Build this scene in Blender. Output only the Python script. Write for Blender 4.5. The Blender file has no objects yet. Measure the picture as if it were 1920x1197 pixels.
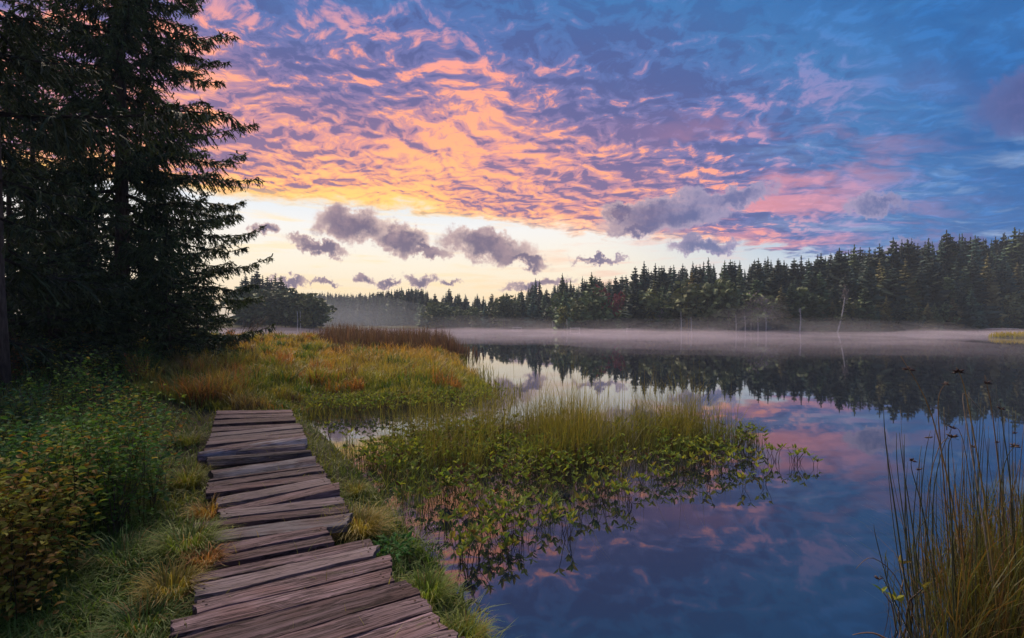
import bpy, math, random
import numpy as np
from mathutils import Vector, Matrix

random.seed(7)
RNG = np.random.default_rng(11)
SC = bpy.context.scene
COL = SC.collection
PI = math.pi

# ---------------------------------------------------------------- camera
F, CX, HY, EYE = 960.0, 960.0, 605.0, 1.95      # focal length and horizon in photo pixels, eye height above the lake
cam_d = bpy.data.cameras.new('camera')
cam_d.sensor_width = 36.0
cam_d.lens = 18.0
cam_d.shift_y = (HY - 598.5) / 1920.0
cam_d.clip_start = 0.05
cam_d.clip_end = 4000
cam = bpy.data.objects.new('camera', cam_d)
COL.objects.link(cam)
cam.location = (0, 0, EYE)
cam.rotation_euler = (math.radians(90), 0, 0)
SC.camera = cam

def ground_at(px, py, z=0.0):
    """world point at height z seen at a photo pixel"""
    d = (EYE - z) * F / (py - HY)
    return np.array([(px - CX) / F * d, d, z])

def at_depth(px, py, d):
    return np.array([(px - CX) / F * d, d, EYE - (py - HY) / F * d])

# ---------------------------------------------------------------- light
SUN_AZ, SUN_EL = math.radians(-33), math.radians(46)
SUN_DIR = Vector((math.sin(SUN_AZ) * math.cos(SUN_EL), math.cos(SUN_AZ) * math.cos(SUN_EL), math.sin(SUN_EL)))
sun_d = bpy.data.lights.new('sun', 'SUN')
sun_d.energy = 4.2
sun_d.angle = math.radians(24)
sun_d.color = (1.0, 0.80, 0.60)
sun = bpy.data.objects.new('sun', sun_d)
COL.objects.link(sun)
sun.rotation_euler = (-SUN_DIR).to_track_quat('-Z', 'Y').to_euler()
sun.location = (-60, 80, 60)

SC.view_settings.view_transform = 'Standard'
SC.view_settings.look = 'None'
SC.view_settings.exposure = 0.52
SC.view_settings.gamma = 1.0
SC.view_settings.use_curve_mapping = False
SC.render.engine = 'CYCLES'
SC.cycles.use_denoising = True
SC.cycles.max_bounces = 6
SC.cycles.diffuse_bounces = 3
SC.cycles.glossy_bounces = 2
SC.cycles.transmission_bounces = 4
SC.cycles.transparent_max_bounces = 8
SC.cycles.volume_bounces = 0
SC.cycles.sample_clamp_indirect = 4.0

# ---------------------------------------------------------------- node helpers
class NT:
    def __init__(self, tree):
        self.t = tree
    def new(self, typ, **kw):
        n = self.t.nodes.new(typ)
        for k, v in kw.items():
            setattr(n, k, v)
        return n
    def put(self, sock, v):
        if isinstance(v, bpy.types.NodeSocket):
            self.t.links.new(v, sock)
        elif v is not None:
            if isinstance(v, (tuple, list)) and sock.type == 'RGBA' and len(v) == 3:
                v = (*v, 1)
            sock.default_value = v
    def m(self, op, a, b=None, c=None, clamp=False):
        n = self.new('ShaderNodeMath', operation=op, use_clamp=clamp)
        self.put(n.inputs[0], a); self.put(n.inputs[1], b); self.put(n.inputs[2], c)
        return n.outputs[0]
    def v(self, op, a, b=None, scale=None):
        n = self.new('ShaderNodeVectorMath', operation=op)
        self.put(n.inputs[0], a)
        if b is not None: self.put(n.inputs[1], b)
        if scale is not None: self.put(n.inputs['Scale'], scale)
        return n.outputs['Value'] if op in ('LENGTH', 'DOT_PRODUCT', 'DISTANCE') else n.outputs[0]
    def mr(self, x, a, b, c=0.0, d=1.0, smooth=True):
        n = self.new('ShaderNodeMapRange', interpolation_type='SMOOTHSTEP' if smooth else 'LINEAR', clamp=True)
        for i, q in enumerate((x, a, b, c, d)):
            self.put(n.inputs[i], q)
        return n.outputs[0]
    def mix(self, f, a, b, blend='MIX'):
        n = self.new('ShaderNodeMix', data_type='RGBA', blend_type=blend)
        self.put(n.inputs[0], f); self.put(n.inputs[6], a); self.put(n.inputs[7], b)
        return n.outputs[2]
    def noise(self, vec, scale, detail=4, rough=0.5, dist=0.0, dim='3D', w=None):
        n = self.new('ShaderNodeTexNoise', noise_dimensions=dim)
        self.put(n.inputs['Vector'], vec)
        if w is not None: self.put(n.inputs['W'], w)
        n.inputs['Scale'].default_value = scale
        n.inputs['Detail'].default_value = detail
        n.inputs['Roughness'].default_value = rough
        n.inputs['Distortion'].default_value = dist
        return n
    def ramp(self, f, pts, interp='LINEAR'):
        n = self.new('ShaderNodeValToRGB')
        cr = n.color_ramp
        cr.interpolation = interp
        while len(cr.elements) < len(pts): cr.elements.new(0.5)
        for e, (p, c) in zip(cr.elements, pts):
            e.position = p; e.color = (*c, 1)
        self.put(n.inputs[0], f)
        return n.outputs[0]
    def comb(self, x, y, z):
        n = self.new('ShaderNodeCombineXYZ')
        for i, q in enumerate((x, y, z)): self.put(n.inputs[i], q)
        return n.outputs[0]
    def sep(self, v):
        n = self.new('ShaderNodeSeparateXYZ'); self.put(n.inputs[0], v)
        return n.outputs

def srgb(r, g, b):
    f = lambda c: (c / 255 / 12.92) if c <= 10 else ((c / 255 + 0.055) / 1.055) ** 2.4
    return (f(r), f(g), f(b))

# ---------------------------------------------------------------- sky (world): clear dawn sky, a lit cloud deck, low dark cumulus
world = bpy.data.worlds.new('World')
SC.world = world
world.use_nodes = True
wt = world.node_tree
wt.nodes.clear()
N = NT(wt)

def build_sky():
    tc = N.new('ShaderNodeTexCoord')
    D = N.v('NORMALIZE', tc.outputs['Generated'])
    dx, dy, dz = N.sep(D)
    # clear air: Nishita with the sun low, blended with the pale dawn band
    nish = N.new('ShaderNodeTexSky', sky_type='NISHITA')
    nish.sun_disc = False
    nish.sun_elevation = SUN_EL
    nish.sun_rotation = SUN_AZ
    nish_c = N.mix(1.0, nish.outputs[0], (0.06, 0.06, 0.06), 'MULTIPLY')
    az = N.m('MULTIPLY', N.m('ARCTAN2', dx, dy), 180 / PI)
    el = N.m('MULTIPLY', N.m('ARCSINE', dz), 180 / PI)
    da = N.m('MULTIPLY_ADD', N.m('MAXIMUM', N.m('SUBTRACT', az, 14.0), 0.0), 0.7, N.m('MULTIPLY', N.m('ADD', az, 24.0), 0.42))
    de = N.m('MULTIPLY', N.m('SUBTRACT', el, 9.0), 1.55)
    DD = N.m('SQRT', N.m('MULTIPLY_ADD', da, da, N.m('MULTIPLY', de, de)))
    clear_l = N.ramp(N.mr(el, 0, 30, smooth=False), [
        (0.0, srgb(205, 190, 172)), (0.10, srgb(253, 228, 186)), (0.20, srgb(255, 240, 212)),
        (0.34, srgb(244, 240, 234)), (0.46, srgb(214, 226, 238)), (0.80, srgb(78, 140, 196)), (1.0, srgb(38, 104, 172))])
    clear_r = N.ramp(N.mr(el, 0, 34, smooth=False), [
        (0.0, srgb(196, 192, 205)), (0.14, srgb(202, 210, 222)), (0.26, srgb(140, 182, 216)),
        (0.55, srgb(66, 134, 196)), (1.0, srgb(22, 94, 165))])
    clear = N.mix(N.mr(az, 6, 36), clear_l, clear_r)
    clear = N.mix(0.12, clear, nish_c)
    # cloud deck on a flat layer: perspective comes from dividing by the height
    z = N.m('MAXIMUM', dz, 0.03)
    px_ = N.m('DIVIDE', dx, z)
    py_ = N.m('DIVIDE', dy, z)
    zt = N.m('ADD', z, 0.11)
    P = N.comb(N.m('DIVIDE', dx, zt), N.m('DIVIDE', dy, zt), 0.0)
    warp = N.noise(P, 2.2, 3, 0.6, dim='2D')
    wv = N.v('SCALE', N.v('SUBTRACT', warp.outputs['Color'], (0.5, 0.5, 0.5)), scale=0.26)
    P2 = N.v('ADD', P, wv)
    n1 = N.noise(P2, 5.8, 9, 0.64, dim='2D').outputs[0]
    tow = (-0.017, 0.038, 0.0)
    n1b = N.noise(N.v('ADD', P2, tow), 5.8, 5, 0.62, dim='2D').outputs[0]
    nl = N.noise(P, 1.25, 3, 0.55, dim='2D').outputs[0]
    relief = N.m('MULTIPLY', N.m('SUBTRACT', n1, n1b), 2.6)
    body = N.m('MULTIPLY_ADD', N.m('SUBTRACT', n1, 0.5), 0.9, N.m('MULTIPLY', N.m('SUBTRACT', nl, 0.5), 1.35))
    litv = N.m('ADD', relief, body)
    W = N.mr(DD, 4, 51, 1.0, 0.0, smooth=False)
    W = N.m('MULTIPLY_ADD', N.m('SUBTRACT', nl, 0.5), 0.22, W, clamp=True)
    base_c = N.ramp(W, [
        (0.0, srgb(32, 94, 158)), (0.22, srgb(60, 112, 170)), (0.42, srgb(84, 106, 164)),
        (0.58, srgb(128, 114, 158)), (0.74, srgb(206, 142, 148)), (0.92, srgb(238, 156, 124))])
    lit_c = N.ramp(W, [
        (0.0, srgb(36, 106, 176)), (0.16, srgb(62, 120, 184)), (0.36, srgb(158, 134, 176)),
        (0.52, srgb(248, 158, 136)), (0.76, srgb(255, 172, 126)), (0.95, srgb(255, 200, 118))])
    thr = N.mr(W, 0.1, 0.95, 0.24, -0.01, smooth=False)
    lit = N.mr(N.m('SUBTRACT', litv, thr), -0.17, 0.40)
    deck_c = N.mix(lit, base_c, lit_c)
    # darker hearts of the thick clouds
    dark = N.mr(litv, -0.04, -0.40)
    deck_c = N.mix(N.m('MULTIPLY', dark, N.mr(W, 0.08, 0.45, 0.3, 0.8)), deck_c, N.mix(W, srgb(26, 78, 138), srgb(108, 98, 142)))
    # streaks of thin cloud on the blue side
    st = N.noise(N.v('MULTIPLY', P2, (0.9, 2.0, 1.0)), 1.2, 5, 0.62, dim='2D').outputs[0]
    streak = N.m('MULTIPLY', N.mr(st, 0.50, 0.74), N.mr(W, 0.55, 0.2))
    deck_c = N.mix(N.m('MULTIPLY', streak, 0.6), deck_c, N.mix(N.mr(el, 24, 8), srgb(70, 140, 200), srgb(178, 194, 220)))
    pinkst = N.m('MULTIPLY', N.mr(st, 0.52, 0.34), N.m('MULTIPLY', N.mr(el, 24, 11), N.mr(az, 46, 22)))
    pinkst = N.m('MULTIPLY', pinkst, N.mr(W, 0.66, 0.42))
    deck_c = N.mix(N.m('MULTIPLY', pinkst, 0.75), deck_c, srgb(236, 150, 152))
    # the front edge of the deck, a long curved line with clear sky beyond
    edge = N.m('SUBTRACT', N.m('SUBTRACT', py_, N.m('MULTIPLY', px_, 0.54)), 5.28)
    en = N.m('MULTIPLY', N.m('SUBTRACT', n1, 0.5), 1.5)
    en = N.m('MULTIPLY_ADD', N.m('SUBTRACT', nl, 0.5), 2.2, en)
    edge = N.m('MULTIPLY_ADD', en, N.mr(px_, -2.5, 1.5, 0.40, 1.1), edge)
    cover = N.mr(edge, 0.10, -0.30)
    rimw = N.m('MULTIPLY', N.mr(edge, -0.8, 0.0), N.mr(W, 0.35, 0.8))
    deck_c = N.mix(N.m('MULTIPLY', rimw, 0.7), deck_c, N.mix(N.mr(az, -14, 6), srgb(255, 212, 110), srgb(255, 222, 186)))
    deck_c = N.mix(N.m('MULTIPLY', N.mr(dy, 0.3, -0.6), 0.6), deck_c, srgb(150, 146, 172))     # behind: the same deck, greyer and mauve, facing the dawn
    sky = N.mix(cover, clear, deck_c)
    # thin pale wisps in the clear band
    wis = N.noise(N.v('MULTIPLY', D, (3.0, 3.0, 26.0)), 2.2, 4, 0.6).outputs[0]
    wism = N.m('MULTIPLY', N.mr(wis, 0.50, 0.70), N.m('SUBTRACT', 1.0, cover))
    sky = N.mix(N.m('MULTIPLY', wism, 0.5), sky, N.mix(N.mr(az, -10, 15), srgb(255, 222, 160), srgb(240, 178, 158)))
    # dark low cumulus beyond the lake, placed by direction (tangents of azimuth and height)
    dyc = N.m('MAXIMUM', dy, 0.2)
    uv = N.comb(N.m('DIVIDE', dx, dyc), N.m('DIVIDE', dz, dyc), 0.0)
    cn = N.noise(uv, 19, 8, 0.70, dim='2D')
    uvj = N.v('ADD', uv, N.v('SCALE', N.v('SUBTRACT', cn.outputs['Color'], (0.5, 0.5, 0.5)), scale=0.080))
    puffs = [  # px, py, half width, half height, tilt
        (655, 420, 74, 36, -6), (745, 448, 60, 30, -10), (800, 470, 56, 14, -10), (915, 462, 92, 32, -8), (980, 487, 60, 12, -12),
        (595, 463, 62, 13, -10), (492, 434, 32, 17, 4), (1255, 402, 140, 38, 10), (1370, 374, 96, 24, 14),
        (1165, 398, 40, 20, 0), (1195, 432, 60, 14, 10), (1318, 463, 74, 14, 2), (1640, 382, 56, 22, 8), (1760, 460, 110, 16, 2),
        (1960, 185, 150, 70, 14), (548, 525, 40, 8, -6), (610, 533, 30, 6, 0), (682, 524, 18, 12, 0), (722, 531, 28, 8, 0),
        (785, 527, 30, 10, 0), (842, 531, 28, 7, 0), (1010, 534, 80, 9, 6), (1120, 484, 60, 6, 0)]
    dmin = None
    for (px, py, rx, ry, tilt) in puffs:
        mp = N.new('ShaderNodeMapping', vector_type='TEXTURE')
        N.put(mp.inputs[0], uvj)
        mp.inputs['Location'].default_value = ((px - CX) / F, (HY - py) / F, 0)
        mp.inputs['Rotation'].default_value = (0, 0, math.radians(tilt))
        mp.inputs['Scale'].default_value = (rx / F, ry / F, 1)
        r = N.v('LENGTH', mp.outputs[0])
        dmin = r if dmin is None else N.m('SMOOTH_MIN', dmin, r, 0.25)
    dmin = N.m('ADD', dmin, N.mr(dy, 0.45, 0.25, 0.0, 9.0))
    cm = N.mr(dmin, 1.12, 0.78)
    core = N.mr(dmin, 1.02, 0.35)
    warm = N.mr(az, 2, 26)
    puff_c = N.mix(core, N.mix(warm, srgb(216, 186, 176), N.mix(N.mr(az, 34, 42), srgb(160, 148, 178), srgb(76, 96, 152))), N.mix(warm, srgb(98, 84, 112), N.mix(N.mr(az, 34, 42), srgb(92, 102, 148), srgb(70, 84, 138))))
    puff_c = N.mix(N.mr(cn.outputs[0], 0.42, 0.66, 0.0, 0.62), puff_c, N.mix(warm, srgb(158, 130, 138), N.mix(N.mr(az, 34, 42), srgb(150, 142, 174), srgb(88, 96, 150))))
    sky = N.mix(N.m('MULTIPLY', cm, 0.96), sky, puff_c)
    # below the horizon
    sky = N.mix(N.mr(dz, 0.0, -0.03), sky, srgb(90, 90, 92))
    bg = N.new('ShaderNodeBackground')
    N.put(bg.inputs[0], sky)
    bg.inputs[1].default_value = 0.85
    out = N.new('ShaderNodeOutputWorld')
    wt.links.new(bg.outputs[0], out.inputs[0])
    world.cycles.sampling_method = 'MANUAL'
    world.cycles.sample_map_resolution = 512
build_sky()

# ================================================================ helpers
def tag(o, label=None, cat=None, group=None, kind=None):
    if label: o['label'] = label
    if cat: o['category'] = cat
    if group: o['group'] = group
    if kind: o['kind'] = kind
    return o

def link(name, data, parent=None, mat=None):
    o = bpy.data.objects.new(name, data)
    COL.objects.link(o)
    if parent is not None: o.parent = parent
    if mat is not None and data is not None and len(data.materials) == 0: data.materials.append(mat)
    return o

def empty(name, loc, rz=0.0, scale=1.0):
    o = bpy.data.objects.new(name, None)
    COL.objects.link(o)
    o.location = loc; o.rotation_euler = (0, 0, rz); o.scale = (scale,) * 3
    o.empty_display_size = 0.1
    return o

def copy_tree(o, parent=None):
    c = o.copy(); COL.objects.link(c); c.parent = parent
    for ch in o.children: copy_tree(ch, c)
    return c

def np_mesh(name, verts, faces, cols=None, smooth=False):
    """verts (n,3); faces: list of int arrays (m,3) or (m,4); cols (n,3) linear"""
    me = bpy.data.meshes.new(name)
    verts = np.asarray(verts, dtype=np.float32)
    faces = [np.asarray(f, dtype=np.int32) for f in faces if len(f)]
    me.vertices.add(len(verts)); me.vertices.foreach_set('co', verts.ravel())
    nl = sum(f.size for f in faces); npoly = sum(len(f) for f in faces)
    me.loops.add(nl); me.loops.foreach_set('vertex_index', np.concatenate([f.ravel() for f in faces]))
    me.polygons.add(npoly)
    tot = np.concatenate([np.full(len(f), f.shape[1], dtype=np.int32) for f in faces])
    st = np.concatenate([[0], np.cumsum(tot)[:-1]]).astype(np.int32)
    me.polygons.foreach_set('loop_start', st); me.polygons.foreach_set('loop_total', tot)
    me.polygons.foreach_set('use_smooth', np.full(npoly, smooth, dtype=bool))
    if cols is not None:
        a = me.color_attributes.new('Col', 'FLOAT_COLOR', 'POINT')
        c = np.ones((len(verts), 4), dtype=np.float32); c[:, :3] = cols
        a.data.foreach_set('color', c.ravel())
    me.update(calc_edges=True)
    return me

class Geo:
    """collects vertices, faces and vertex colours from many pieces of one part"""
    def __init__(self): self.V, self.F3, self.F4, self.C, self.n = [], [], [], [], 0
    def add(self, v, f3=None, f4=None, c=(0.1, 0.1, 0.1)):
        v = np.asarray(v, float).reshape(-1, 3)
        c = np.asarray(c, float)
        if c.ndim == 1: c = np.tile(c, (len(v), 1))
        if f3 is not None and len(f3): self.F3.append(np.asarray(f3) + self.n)
        if f4 is not None and len(f4): self.F4.append(np.asarray(f4) + self.n)
        self.V.append(v); self.C.append(c); self.n += len(v)
    def mesh(self, name, smooth=False):
        fs = []
        if self.F3: fs.append(np.concatenate(self.F3))
        if self.F4: fs.append(np.concatenate(self.F4))
        return np_mesh(name, np.concatenate(self.V), fs, np.concatenate(self.C), smooth)

def unit(v):
    v = np.asarray(v, float)
    return v / np.maximum(np.linalg.norm(v, axis=-1, keepdims=True), 1e-9)

def ribbons(g, pts, width, col, flat=None, taper=None):
    """pts (n,k,3) centre lines -> flat tapered ribbons; width (n,), col (n,3) or (n,k,3)"""
    n, k, _ = pts.shape
    t = np.linspace(0, 1, k)
    if taper is None: taper = np.clip(1.0 - t ** 2.2, 0.04, 1)
    if flat is None:
        a = RNG.uniform(0, 2 * PI, n)
        side = np.stack([np.cos(a), np.sin(a), np.zeros(n)], -1)
    else: side = flat
    off = side[:, None, :] * (width[:, None] * 0.5 * taper[None, :])[..., None]
    v = np.stack([pts - off, pts + off], 2).reshape(n, 2 * k, 3)
    base = (np.arange(n) * 2 * k)[:, None]
    f = []
    for i in range(k - 1):
        f.append(np.concatenate([base + 2 * i, base + 2 * i + 1, base + 2 * i + 3, base + 2 * i + 2], 1))
    if col.ndim == 2: c = np.repeat(col, 2 * k, axis=0)
    else: c = np.repeat(col, 2, axis=1).reshape(-1, 3)
    g.add(v.reshape(-1, 3), f4=np.concatenate(f), c=c)

def blades(g, base, height, width, lean, col_root, col_tip, k=4, bend=1.0):
    """grass blades: base (n,3), height (n,), lean (n,) horizontal reach, colours (n,3)"""
    n = len(base)
    a = RNG.uniform(0, 2 * PI, n)
    d = np.stack([np.cos(a), np.sin(a), np.zeros(n)], -1)
    t = np.linspace(0, 1, k)
    hor = d[:, None, :] * (lean[:, None] * t[None, :] ** 1.9)[..., None]
    up = (height[:, None] * (t[None, :] - 0.32 * bend * np.minimum(lean / height, 1.5)[:, None] * t[None, :] ** 3))
    pts = base[:, None, :] + hor
    pts[:, :, 2] += up
    col = col_root[:, None, :] * (1 - t)[None, :, None] + col_tip[:, None, :] * t[None, :, None]
    a2 = a + PI / 2 + RNG.uniform(-0.7, 0.7, n)
    side = np.stack([np.cos(a2), np.sin(a2), np.zeros(n)], -1)
    ribbons(g, pts, width, col, flat=side, taper=np.clip(1.0 - t ** 2.4, 0.05, 1))

def leaves(g, pos, dirv, length, width, col, droop=0.25, fold=0.25):
    """pointed leaves folded on the midrib, 8 verts each"""
    n = len(pos)
    dirv = unit(dirv)
    up = np.tile(np.array([0, 0, 1.0]), (n, 1)) + RNG.normal(0, 0.45, (n, 3))
    s = unit(np.cross(dirv, up)); nn = unit(np.cross(s, dirv))
    L = length[:, None]; Wd = width[:, None]
    p0 = pos; p1 = pos + dirv * L * 0.35; p2 = pos + dirv * L * 0.7 - nn * L * droop * 0.35; p3 = pos + dirv * L - nn * L * droop
    l1 = p1 + s * Wd * 0.5 + nn * Wd * fold; r1 = p1 - s * Wd * 0.5 + nn * Wd * fold
    l2 = p2 + s * Wd * 0.38 + nn * Wd * fold * 0.7; r2 = p2 - s * Wd * 0.38 + nn * Wd * fold * 0.7
    v = np.stack([p0, p1, p2, p3, l1, r1, l2, r2], 1).reshape(-1, 3)
    b = (np.arange(n) * 8)[:, None]
    f4 = np.concatenate([np.concatenate([b + 1, b + 2, b + 6, b + 4], 1), np.concatenate([b + 1, b + 5, b + 7, b + 2], 1)])
    f3 = np.concatenate([np.concatenate([b, b + 1, b + 4], 1), np.concatenate([b, b + 5, b + 1], 1),
                         np.concatenate([b + 2, b + 3, b + 6], 1), np.concatenate([b + 2, b + 7, b + 3], 1)])
    g.add(v, f3, f4, np.repeat(col, 8, axis=0))

def tube(g, pts, radii, col, sides=5, cap=True):
    pts = np.asarray(pts, float); k = len(pts)
    tan = unit(np.gradient(pts, axis=0))
    ref = np.array([0.31, 0.17, 0.93]) if abs(tan[0][2]) < 0.8 else np.array([1.0, 0.1, 0.05])
    s = unit(np.cross(tan, ref)); u = np.cross(s, tan)
    a = np.arange(sides) / sides * 2 * PI
    v = pts[:, None] + (np.cos(a)[None, :, None] * s[:, None] + np.sin(a)[None, :, None] * u[:, None]) * np.asarray(radii)[:, None, None]
    f = []
    for i in range(k - 1):
        for j in range(sides):
            q = (j + 1) % sides
            f.append((i * sides + j, i * sides + q, (i + 1) * sides + q, (i + 1) * sides + j))
    v = v.reshape(-1, 3); f3 = []
    if cap:
        v = np.vstack([v, pts[0], pts[-1]]); nb = k * sides
        for j in range(sides):
            q = (j + 1) % sides
            f3.append((nb, q, j)); f3.append((nb + 1, (k - 1) * sides + j, (k - 1) * sides + q))
    g.add(v, f3, f, np.asarray(col, float))

def box(g, c, size, col=(0.2, 0.2, 0.2), rz=0.0):
    sx, sy, sz = [q * 0.5 for q in size]
    v = np.array([(x, y, z) for z in (-sz, sz) for y in (-sy, sy) for x in (-sx, sx)], float)
    R = np.array([[math.cos(rz), -math.sin(rz), 0], [math.sin(rz), math.cos(rz), 0], [0, 0, 1]])
    v = v @ R.T + np.asarray(c)
    g.add(v, f4=[(0, 2, 3, 1), (4, 5, 7, 6), (0, 1, 5, 4), (2, 6, 7, 3), (0, 4, 6, 2), (1, 3, 7, 5)], c=col)

_tab = np.random.default_rng(5).random((256, 256))
def vnoise(x, y):
    x = np.asarray(x, float); y = np.asarray(y, float)
    xi = np.floor(x).astype(int); yi = np.floor(y).astype(int)
    fx = x - xi; fy = y - yi
    fx = fx * fx * (3 - 2 * fx); fy = fy * fy * (3 - 2 * fy)
    g = lambda i, j: _tab[i & 255, j & 255]
    return (g(xi, yi) * (1 - fx) + g(xi + 1, yi) * fx) * (1 - fy) + (g(xi, yi + 1) * (1 - fx) + g(xi + 1, yi + 1) * fx) * fy
def fbm(x, y, o=4):
    s = 0; a = 0.5
    for i in range(o):
        s = s + a * vnoise(x * 2 ** i + 17 * i, y * 2 ** i + 31 * i); a *= 0.5
    return s

def in_poly(poly, x, y):
    poly = np.asarray(poly); c = np.zeros(np.shape(x), bool)
    x0, y0 = poly[-1]
    for x1, y1 in poly:
        cond = ((y1 > y) != (y0 > y))
        with np.errstate(divide='ignore', invalid='ignore'):
            xx = (x0 - x1) * (y - y1) / (y0 - y1 + 1e-12) + x1
        c ^= cond & (x < xx)
        x0, y0 = x1, y1
    return c
def sdist(poly, x, y):
    """signed distance, positive inside"""
    poly = np.asarray(poly, float); best = np.full(np.shape(x), 1e18)
    p0 = poly[-1]
    for p1 in poly:
        e = p1 - p0; L = e @ e + 1e-12
        t = np.clip(((x - p0[0]) * e[0] + (y - p0[1]) * e[1]) / L, 0, 1)
        best = np.minimum(best, (x - p0[0] - t * e[0]) ** 2 + (y - p0[1] - t * e[1]) ** 2)
        p0 = p1
    d = np.sqrt(best)
    return np.where(in_poly(poly, x, y), d, -d)

# ================================================================ materials
def new_mat(name):
    m = bpy.data.materials.new(name); m.use_nodes = True
    m.node_tree.nodes.clear()
    return m, NT(m.node_tree)

def foliage_mat(name, transl=0.35, rough=0.55, var=0.25, spec=0.3, hue=0.03):
    m, n = new_mat(name)
    at = n.new('ShaderNodeAttribute', attribute_name='Col')
    oi = n.new('ShaderNodeObjectInfo')
    hs = n.new('ShaderNodeHueSaturation')
    n.put(hs.inputs['Color'], at.outputs['Color'])
    n.put(hs.inputs['Hue'], n.mr(oi.outputs['Random'], 0, 1, 0.5 - hue, 0.5 + hue, smooth=False))
    tcn = n.new('ShaderNodeTexCoord')
    nz = n.noise(tcn.outputs['Object'], 9.0, 3, 0.6).outputs[0]
    r2 = n.m('FRACT', n.m('MULTIPLY', oi.outputs['Random'], 7.31))
    val = n.m('ADD', n.mr(r2, 0, 1, 1 - var, 1 + var, smooth=False), n.mr(nz, 0.3, 0.7, -0.18, 0.18, smooth=False))
    n.put(hs.inputs['Value'], val)
    p = n.new('ShaderNodeBsdfPrincipled')
    n.put(p.inputs['Base Color'], hs.outputs[0])
    p.inputs['Roughness'].default_value = rough
    p.inputs['Specular IOR Level'].default_value = spec
    tr = n.new('ShaderNodeBsdfTranslucent')
    n.put(tr.inputs['Color'], n.mix(1.0, hs.outputs[0], (1.15, 1.1, 0.6), 'MULTIPLY'))
    mx = n.new('ShaderNodeMixShader'); mx.inputs[0].default_value = transl
    m.node_tree.links.new(p.outputs[0], mx.inputs[1]); m.node_tree.links.new(tr.outputs[0], mx.inputs[2])
    o = n.new('ShaderNodeOutputMaterial'); m.node_tree.links.new(mx.outputs[0], o.inputs[0])
    return m

def simple_mat(name, c1, c2, scale=6.0, rough=0.85, stretch=(1, 1, 1), bump=0.4, bdist=0.02, spec=0.3, coord='Object'):
    m, n = new_mat(name)
    tcn = n.new('ShaderNodeTexCoord')
    oi = n.new('ShaderNodeObjectInfo')
    v = n.v('MULTIPLY', tcn.outputs[coord], stretch)
    v = n.v('ADD', v, n.v('SCALE', (37.0, 11.0, 5.0), scale=oi.outputs['Random']))
    nz = n.noise(v, scale, 7, 0.65).outputs[0]
    col = n.mix(n.mr(nz, 0.3, 0.7), c1, c2)
    p = n.new('ShaderNodeBsdfPrincipled')
    n.put(p.inputs['Base Color'], col)
    p.inputs['Roughness'].default_value = rough
    p.inputs['Specular IOR Level'].default_value = spec
    b = n.new('ShaderNodeBump'); b.inputs['Strength'].default_value = bump; b.inputs['Distance'].default_value = bdist
    n.put(b.inputs['Height'], nz); n.put(p.inputs['Normal'], b.outputs[0])
    o = n.new('ShaderNodeOutputMaterial'); m.node_tree.links.new(p.outputs[0], o.inputs[0])
    return m

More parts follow.
